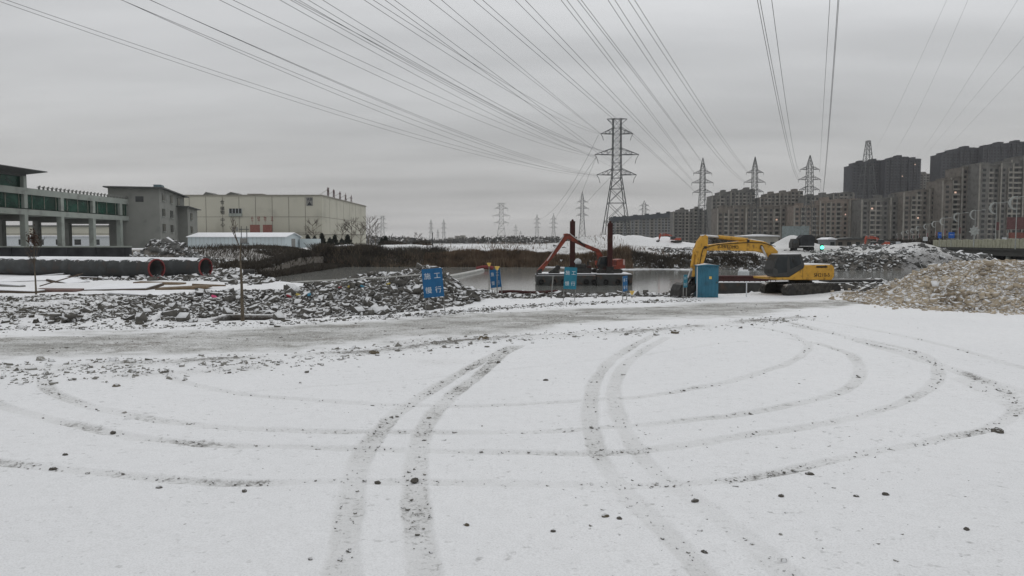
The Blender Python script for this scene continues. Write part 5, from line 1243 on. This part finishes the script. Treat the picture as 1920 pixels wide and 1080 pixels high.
# ------------------------------------------------------------------ apartment blocks
WM = {}
def winmesh(w_, h_, mt):
    k = (round(w_,2), round(h_,2), mt.name)
    if k not in WM: WM[k] = MB().box(-w_/2,w_/2,-.05,.05,0,h_)
    if not isinstance(WM[k], bpy.types.Mesh):
        me = D.meshes.new('window'); me.from_pydata(WM[k].v, [], WM[k].f); me.materials.append(mt); me.update(); WM[k] = me
    return WM[k]
def apartment(segs, Y, depth, wall, rib, label, seed=0, yaw=0.0, bay=3.2, fl_=3.0, base=2.0, lit=0, roofm=None, balc=True, cap=100, k=1.42):
    if Y < 1000: Y = Y*k
    """segs: (px0, px1, py_top) from left to right: one building made of stepped sections"""
    rd = random.Random(seed); px0, px1 = segs[0][0], segs[-1][1]; x0 = X(px0, Y); xe = X(px1, Y); o = empty('apartment_block', (x0, Y, base), yaw); tag(o, label, 'building', 'apartment blocks')
    cs = math.cos(yaw); Wd = MB(); Rb = MB(); Bl = MB(); Rf = MB(); Lr = []
    for si, (a, b_, ty) in enumerate(segs):
        xa, xb = (X(a,Y)-x0)/cs, (X(b_,Y)-x0)/cs; ht = Z(ty,Y)-base; rec = (si%2)*1.6
        if yaw: ht = (455-ty)/F*(Y+ (xa+xb)/2*math.sin(yaw)) + CH - base
        Wd.box(xa, xb, rec, depth, -2, ht-.9)
        Rf.box(xa-.15, xb+.15, rec-.25, depth, ht-.9, ht-.35)
        if (xb-xa) > 9: Rf.box(xa+(xb-xa)*.3, xa+(xb-xa)*.62, rec+2, depth*.6, ht-.35, ht+1.6)
        for i_ in range(int((xb-xa)/1.4)): Rf.box(xa+i_*1.4, xa+i_*1.4+.5, rec-.2, rec+.1, ht-.35, ht+.05)
        nb_ = max(1, int((xb-xa)/bay)); bw_ = (xb-xa)/nb_; nf = int((ht-1.2)/fl_)
        for i in range(nb_+1):
            if i % 2 == 0: Rb.box(xa+i*bw_-.38, xa+i*bw_+.38, rec-.55, rec-.003, -2, ht-.9-.3*(i%4))
        for i in range(nb_):
            xc = xa+(i+.5)*bw_; bal = balc and (i+si) % 2 == 1
            if bal:
                Bl2 = MB()
                for f in range(nf): Bl2.box(xc-bw_*.42, xc+bw_*.42, rec-1.15, rec-.003, f*fl_+.1, f*fl_+1.15)
                Bl2.box(xc-bw_*.42, xc-bw_*.34, rec-1.149, rec-.004, .11, nf*fl_+.2); Lr.append(('b', Bl2))
            for f in range(nf):
                Lr.append(('w', xc+rd.uniform(-.1,.1), rec-.045, f*fl_+1.25, (2.1 if bal else (1.45 if (i+si)%3 else 1.9)), 1.6 if not bal else 1.75))
    Wd.build('wall', wall, o); Rb.build('facade_ribs', rib, o); Rf.build('roof', roofm or wall, o)
    bs = [q_[1] for q_ in Lr if q_[0] == 'b']
    for q_ in bs: q_.build('balcony_stack', rib, o)
    ws = [q_ for q_ in Lr if q_[0] == 'w']; ws.sort(key=lambda q_: -q_[3]); zc_ = Z(470, Y)-base-3
    ws = [q_ for q_ in ws if q_[3] > zc_]
    for q_ in ws[:cap]:
        mt = M['win']
        w2 = D.objects.new('window', winmesh(q_[4], q_[5], mt)); C.objects.link(w2); w2.parent = o; w2.location = q_[1:4]
    rest = ws[cap:]
    if rest:
        rm = MB()
        for q_ in rest: rm.box(q_[1]-q_[4]/2, q_[1]+q_[4]/2, q_[2]-.05, q_[2]+.05, q_[3], q_[3]+q_[5])
        rm.build('lower_windows', M['win'], o)['kind'] = 'stuff'
    for i in range(lit):
        q_ = rd.choice(ws[:max(10,len(ws)//2)]); lo = D.objects.new('lit_window', winmesh(q_[4]*.6, q_[5]*.6, M['litwin'])); C.objects.link(lo); lo.parent = o; lo.location = (q_[1], q_[2]-.03, q_[3]+.1)
        lo['label'] = 'window glowing warm'
    return o
A_ = apartment
# long low blue-grey block with slate mansard, running away to the left
A_([(1146,1162,408),(1162,1182,406.5),(1182,1204,405),(1204,1226,403),(1226,1246,401),(1246,1264,399)], 560, 14, M['apt_blue'], M['apt_light'], 'long low pale grey block with dark slate top behind the tallest pylon', 1, 0, 3.2, roofm=M['apt_roofblue'])
mb = MB(); xa, xb = X(1145,794), X(1262,794)
for i in range(9):
    a = xa+(xb-xa)*i/9; b_ = xa+(xb-xa)*(i+1)/9; zt_ = Z(407-i*.95,794); mb.box(a,b_-.02,0,15,zt_-4.6,zt_)
o = mb.build('mansard_roof', M['apt_roofblue']); o.parent = [q_ for q_ in D.objects if q_.name.startswith('apartment_block')][-1]; o.location = (-o.parent.location.x, -1.3, -2.0)
A_([(1262,1272,396),(1272,1291,392),(1291,1300,396),(1300,1318,390),(1318,1336,396)], 500, 16, M['apt_grey'], M['apt_light'], 'brownish block with two raised roof heads right of the long low block', 2, lit=0)
A_([(1334,1349,366),(1349,1369,359),(1369,1391,357),(1391,1415,354),(1415,1424,380)], 460, 18, M['apt_grey'], M['apt_light'], 'tall stepped block left of the middle pointed pylon', 3)
A_([(1424,1438,369),(1438,1460,362),(1460,1482,360),(1482,1505,357),(1505,1512,366)], 455, 18, M['apt_brown'], M['apt_light'], 'tall stepped block between the middle and right pointed pylons', 4)
A_([(1510,1534,367),(1534,1560,364),(1560,1580,361),(1580,1600,359)], 440, 18, M['apt_grey'], M['apt_light'], 'stepped block right of the right pointed pylon and left of the dark towers', 5)
A_([(1345,1375,389),(1375,1398,384),(1398,1430,387),(1430,1462,388),(1462,1486,383.5)], 350, 16, M['apt_brown'], M['apt_light'], 'front taupe block with balconies directly above the yellow excavator boom', 6, lit=1)
A_([(1488,1520,385),(1520,1536,383),(1536,1566,374),(1566,1592,372),(1592,1618,372)], 340, 16, M['apt_pink'], M['apt_light'], 'front warm brown block above the excavator cab', 7, lit=1)
A_([(1594,1603,309),(1603,1625,303),(1625,1650,300),(1650,1656,309)], 560, 20, M['apt_dark'], M['apt_dark'], 'left one of the charcoal high rise towers', 8, base=2, roofm=M['apt_dark'])
A_([(1656,1672,298),(1672,1700,293),(1700,1722,297)], 552, 20, M['apt_dark'], M['apt_dark'], 'second charcoal high rise tower from the left, slightly taller', 9, lit=2, roofm=M['apt_dark'])
A_([(1721,1732,322),(1732,1742,325),(1742,1762,335)], 620, 18, M['apt_brown'], M['apt_light'], 'distant brown block in the gap between the dark towers', 10)
A_([(1759,1770,288),(1770,1795,283),(1795,1824,276),(1824,1837,281)], 545, 20, M['apt_dark'], M['apt_dark'], 'third charcoal tower from the left behind the brown blocks', 11, roofm=M['apt_dark'])
A_([(1837,1857,274),(1857,1892,268),(1892,1916,265)], 540, 20, M['apt_dark'], M['apt_dark'], 'rightmost and highest charcoal tower', 12, roofm=M['apt_dark'])
A_([(1614,1640,372),(1640,1668,370),(1668,1696,368)], 330, 16, M['apt_grey'], M['apt_light'], 'grey brown block in front of the left dark towers', 13, lit=1)
A_([(1692,1716,358),(1716,1740,355),(1740,1768,352)], 325, 16, M['apt_brown'], M['apt_light'], 'taupe block in front of the gap between the dark towers', 14, lit=1)
A_([(1764,1782,336),(1782,1800,330),(1800,1822,312),(1822,1836,308)], 318, 18, M['apt_brown'], M['apt_light'], 'tall brown block stepping up towards the right', 15, lit=1)
A_([(1832,1850,304),(1850,1872,307),(1872,1894,303),(1894,1914,297),(1914,1990,290)], 310, 18, M['apt_grey'], M['apt_light'], 'nearest tall brown grey block cut by the right edge', 16, lit=1)
for i_, (a, b_, t_) in enumerate(((840,849,445),(853,861,442),(863,872,441),(757,774,446))):
    o = A_([(a,b_,t_)], 1300, 20, M['apt_light'], M['apt_light'], 'faint distant high rise on the horizon, %s' % ('leftmost of the three pale ones','middle of the three pale ones','tallest of the three pale ones','a wide low one by the bare trees')[i_], 30+i_, balc=False, bay=6, cap=30)

# ------------------------------------------------------------------ road bridge, lamps, signs at right
pa, pb = P(2040,444,128), P(1752,459,225)
br_ = empty('road_bridge', (pa.x, pa.y, 0)); tag(br_, 'low road bridge with pale rough parapet and dark underside at the right', 'bridge')
d_ = Vector((pb.x-pa.x, pb.y-pa.y)); Lb = d_.length; br_.rotation_euler[2] = math.atan2(d_.y, d_.x)
ztop = 4.35; zb2 = 1.85
pr = MB()
for i in range(60):
    a = Lb*i/60; pr.box(a, a+Lb/60-.01, 0, .5+.1*math.sin(i*2.1), zb2+.55, ztop+.10*math.sin(i*1.3)+.06*math.sin(i*3.7))
pr.build('parapet', M['bridge'], br_, .05)
MB().box(0, Lb, -12, 0.35, zb2, zb2+.6).build('deck', M['bridgeshade'], br_)
for k_ in range(4): MB().box(0, Lb, -11+k_*3.4, -10.2+k_*3.4, zb2-1.2, zb2).build('girder', M['bridgeshade'], br_)
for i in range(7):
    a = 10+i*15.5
    for k_ in range(3): MB().bar((a,-1.0-k_*4.5,-2.5),(a,-1.0-k_*4.5,zb2-1.2),.55,12).build('pier', M['concrete'] if k_ == 0 else M['bridgeshade'], br_)  # rear rows coloured darker to imitate shade under the deck
MB().box(Lb-2, Lb+6, -12, .4, -2.5, zb2+.6).build('abutment', M['bridgeshade'], br_)
em = MB().box(-2, Lb+4, -14, -12.6, -2.5, zb2+.2); em.build('under_bridge_shade', M['blackwall'], br_)  # dark sheet behind the piers, standing in for the shade under the deck

LAMPS = [(1904,371),(1866,382),(1827,396),(1796,401),(1769,410),(1753,416),(1737,421),(1722,425),(1711,429),(1703,432),(1693,435),(1683,438)]
lamp0 = None
for i_, (px, ty) in enumerate(LAMPS):
    hpx = 452-ty; Y_ = min(430, 9.4*F/hpx*.92); base_z = 3.6+.2
    p = P(px, 453, Y_)
    s_ = (P(px,ty,Y_).z-base_z)/8.6
    if lamp0 is None:
        lo = lamp0 = empty('street_lamp', (p.x, Y_, base_z))
        MB().bar((0,0,-1.5),(0,0,8.6),.11,8,.06).build('pole', M['lamp'], lo)
        cr = MB(); vs = []; fs = []; n_ = 16
        for j in range(n_+1):
            t_ = R(75)+R(210)*j/n_; wd_ = .10+.34*math.sin(math.pi*j/n_)
            for rr, yy_ in ((1.35-wd_,-.08),(1.35,-.08),(1.35,.08),(1.35-wd_,.08)): vs.append((-.3+rr*math.cos(t_), yy_, 7.6+rr*math.sin(t_)))
        for j in range(n_):
            for q_ in range(4): fs.append((j*4+q_, j*4+(q_+1)%4, (j+1)*4+(q_+1)%4, (j+1)*4+q_))
        fs += [(0,1,2,3),(n_*4+3,n_*4+2,n_*4+1,n_*4)]
        cr.add(vs, fs).build('crescent_arm', M['lamp'], lo)
        MB().bar((-.2,0,8.7),(2.4,0,9.0),.07,6,.05).build('lamp_arm', M['lamp'], lo); MB().box(2.0,2.9,-.16,.16,8.88,9.05).build('lamp_head', M['lamp'], lo, .02)
        bn = MB().box(.12,.75,-.02,.02,2.6,4.5).build('banner', M['banner'], lo)
    else:
        lo = copy_tree(lamp0); lo.location = (p.x, Y_, base_z)
    lo.scale = (s_,)*3
    tag(lo, 'white street lamp with crescent arm and red banner, %s' % ('nearest, at the right edge' if i_ == 0 else 'second from the right edge' if i_ == 1 else 'third from the right edge' if i_ == 2 else TENS[i_+1]+' from the right edge' if i_ < 11 else 'farthest, at the left end'), 'street lamp', 'street lamps along the bridge road')
p = P(1827,433,165); o = empty('star_ornament', (p.x,165,3.6)); tag(o, 'pale star shaped board on a post above the bridge parapet', 'sign')
h_ = p.z-3.6; pts = [(1.25*(1 if j%2==0 else .62)*math.cos(R(22.5)*j*1.0+.2), h_+1.25*(1 if j%2==0 else .62)*math.sin(R(22.5)*j+.2)) for j in range(16)]
MB().prism(pts, -.06, .06).build('star', M['lamp'], o); MB().bar((0,.1,-1),(0,.1,h_-.5),.12,8).build('post', M['lamp'], o)
for px, w_, lab in ((1762,.9,'narrow blue road sign on the bridge road, left of two'),(1784,1.5,'wide blue road sign on the bridge road, right of two')):
    p = P(px,441,190); o = empty('road_sign', (p.x,190,3.6)); tag(o, lab, 'sign', 'blue road signs'); h_ = p.z-3.6
    MB().box(-w_/2,w_/2,-.03,.03,h_-.75,h_+.75).build('panel', M['signblue'], o); MB().bar((0,.08,-1),(0,.08,h_),.07,6).build('post', M['lamp'], o)
    MB().box(-w_*.3,w_*.3,-.045,-.032,h_+.05,h_+.15).build('marking', M['white'], o)
for i_, (px, py, lab) in enumerate(((1735,448,'small white cube sign board left on the bridge road'),(1684,457,'tiny white board at the left end of the lamp row'),(1883,449,'pale round parapet lantern at right'))):
    p = P(px,py,200); o = empty('white_board', (p.x,200,3.0)); tag(o, lab, 'sign', 'white boards by the road'); h_ = p.z-3.0
    MB().box(-.6,.6,-.05,.05,h_-.55,h_+.55).build('panel', M['white'], o); MB().bar((0,.1,-1),(0,.1,h_),.06,6).build('post', M['lamp'], o)
p = P(1913,420,170); o = empty('red_hoarding', (p.x,172,3.6)); tag(o, 'dull red advertising board at the right edge above the bridge', 'billboard'); h_ = p.z-3.6
MB().box(-1.7,3.5,-.1,.1,h_-1.2,h_+1.6).build('panel', M['banner'], o); MB().box(-1.2,3.5,-.1,.1,h_-3.2,h_-1.9).build('lower_panel', M['boardred'], o)
for s_ in (-1.2,2.8): MB().bar((s_,.2,-1),(s_,.2,h_),.1,6).build('post', M['lamp'], o)

# grey billboard, signal, dark truck, sheds on the far right bank
p0, p1 = P(1466,447,215), P(1517,424,215); o = empty('grey_billboard', (p0.x,215,2.3)); tag(o, 'large grey green billboard behind the excavator cab', 'billboard'); w_ = p1.x-p0.x
MB().box(0,w_,-.15,.15,p0.z-2.3,p1.z-2.3).build('panel', M['hoarding'], o)
for k_ in range(4): MB().bar((w_*(.1+.27*k_),.3,-1),(w_*(.1+.27*k_),.3,p1.z-2.6),.14,6).build('post', M['steel'], o)
for k_ in range(3): MB().box(w_*(.02+.33*k_),w_*(.31+.33*k_),-.17,-.152,p0.z-2.2,p1.z-2.4).build('sheet', M['hoarding'], o)
p = P(1541,464,150); gz = HZ(p.x,150); o = empty('traffic_signal', (p.x,150,gz)); tag(o, 'signal post glowing bright green on the far bank', 'signal'); h_ = p.z-gz
MB().bar((0,.2,-.2),(0,.2,h_),.07,8).build('post', M['steel'], o); MB().box(-.32,.32,-.12,.25,h_-.62,h_+.62).build('housing', M['darkmetal'], o, .03)
MB().disc((0,-.14,h_),(0,1,0),.36,.06,14).build('green_lamp', M['greenlamp'], o)
p = P(1508,482,150); gz = HZ(p.x,150); o = empty('tipper_truck', (p.x,150,gz)); tag(o, 'dark tipper truck parked behind the yellow excavator cab', 'truck'); o.scale = (.72,.8,.8)
MB().prism([(-1.6,1.2),(2.2,1.2),(2.4,3.4),(1.4,4.0),(-1.0,4.0),(-1.9,3.2)], -1.2, 1.2).build('tipping_body', M['blackwall'], o, .05)
cbx = MB().prism([(-3.9,.7),(-1.9,.7),(-1.9,3.0),(-3.5,3.0),(-3.95,1.9)], -1.15, 1.15).build('cab', M['darkmetal'], o, .05); MB().prism([(-3.7,1.9),(-2.5,1.9),(-2.5,2.7),(-3.45,2.7)], -1.17, -1.152).build('side_window', M['glass_dark'], cbx)
MB().box(-3.8,2.4,-.5,.5,.6,1.1).build('chassis', M['darkmetal'], o)
for a in (-3.0,.6,1.7):
    for s_ in (-1,1): MB().disc((a,s_*1.05,.5),(0,1,0),.5,.35,18).build('wheel', M['rubber'], o)
for (px0, px1, py0, py1, Y_, mm, rm_, lab, nm) in ((1552,1567,446,468,215,'apt_blue','snowmat','small pale hut left of the long brown shed','hut'),(1567,1632,446,470,222,'apt_brown','roofdark','long low brown shed behind the small red excavator','shed'),
        (1392,1460,440,470,228,'apt_light','snowmat','low pale row of buildings behind the yellow boom','shed'),(1632,1690,452,470,240,'blackwall','roofdark','low dark shed at the left end of the lamp row','shed')):
    p0, p1 = P(px0,py1,Y_), P(px1,py0,Y_); o = empty(nm, (p0.x,Y_,2.0)); tag(o, lab, 'building'); w_ = p1.x-p0.x; h_ = p1.z-2.0
    MB().box(0,w_,0,7,-1,h_-.5).build('wall', M[mm], o); MB().prism([(-.3,h_-.5),(w_+.3,h_-.5),(w_+.3,h_-.35),(w_/2,h_+.15),(-.3,h_-.35)], -.4, 7.4).build('roof', M[rm_], o)
    for k_ in range(max(1,int(w_/2.6))): MB().box(.7+k_*2.6,1.9+k_*2.6,-.03,-.002,.8,1.8).build('window', M['win'], o)
# dark hedge of trees below the blocks at right
n_ = 9000; k = np.random.default_rng(19); xs = k.uniform(X(1330,250), X(1760,250), n_); ys = k.uniform(244, 252, n_); hh_ = 2.2+1.8*np.clip(vn(xs,ys*0,.09,98)+.5,0,1)
c_ = np.stack([xs, ys, 2+hh_*k.random(n_)],1); V = (c_[:,None,:]+k.normal(0,.3,(n_,3,3))).reshape(-1,3)
tag(np_mesh('far_shrubbery', V, np.arange(n_*3).reshape(-1,3), M['brush']), 'dark line of shrubs at the foot of the apartment blocks', 'shrubbery', kind='stuff')

# ------------------------------------------------------------------ haze
m = D.materials.new('haze'); m.use_nodes = True; nt_ = m.node_tree; nt_.nodes.clear()
o_ = nt_.nodes.new('ShaderNodeOutputMaterial'); v_ = nt_.nodes.new('ShaderNodeVolumePrincipled'); v_.inputs['Density'].default_value = HAZE = .00012
v_.inputs['Color'].default_value = (.92,.93,.95,1); nt_.links.new(v_.outputs[0], o_.inputs['Volume'])
hz = MB().box(-9200, 9200, -100, 3100, -6, 140).build('haze', m); tag(hz, 'pale winter haze filling the air', 'haze', kind='stuff')
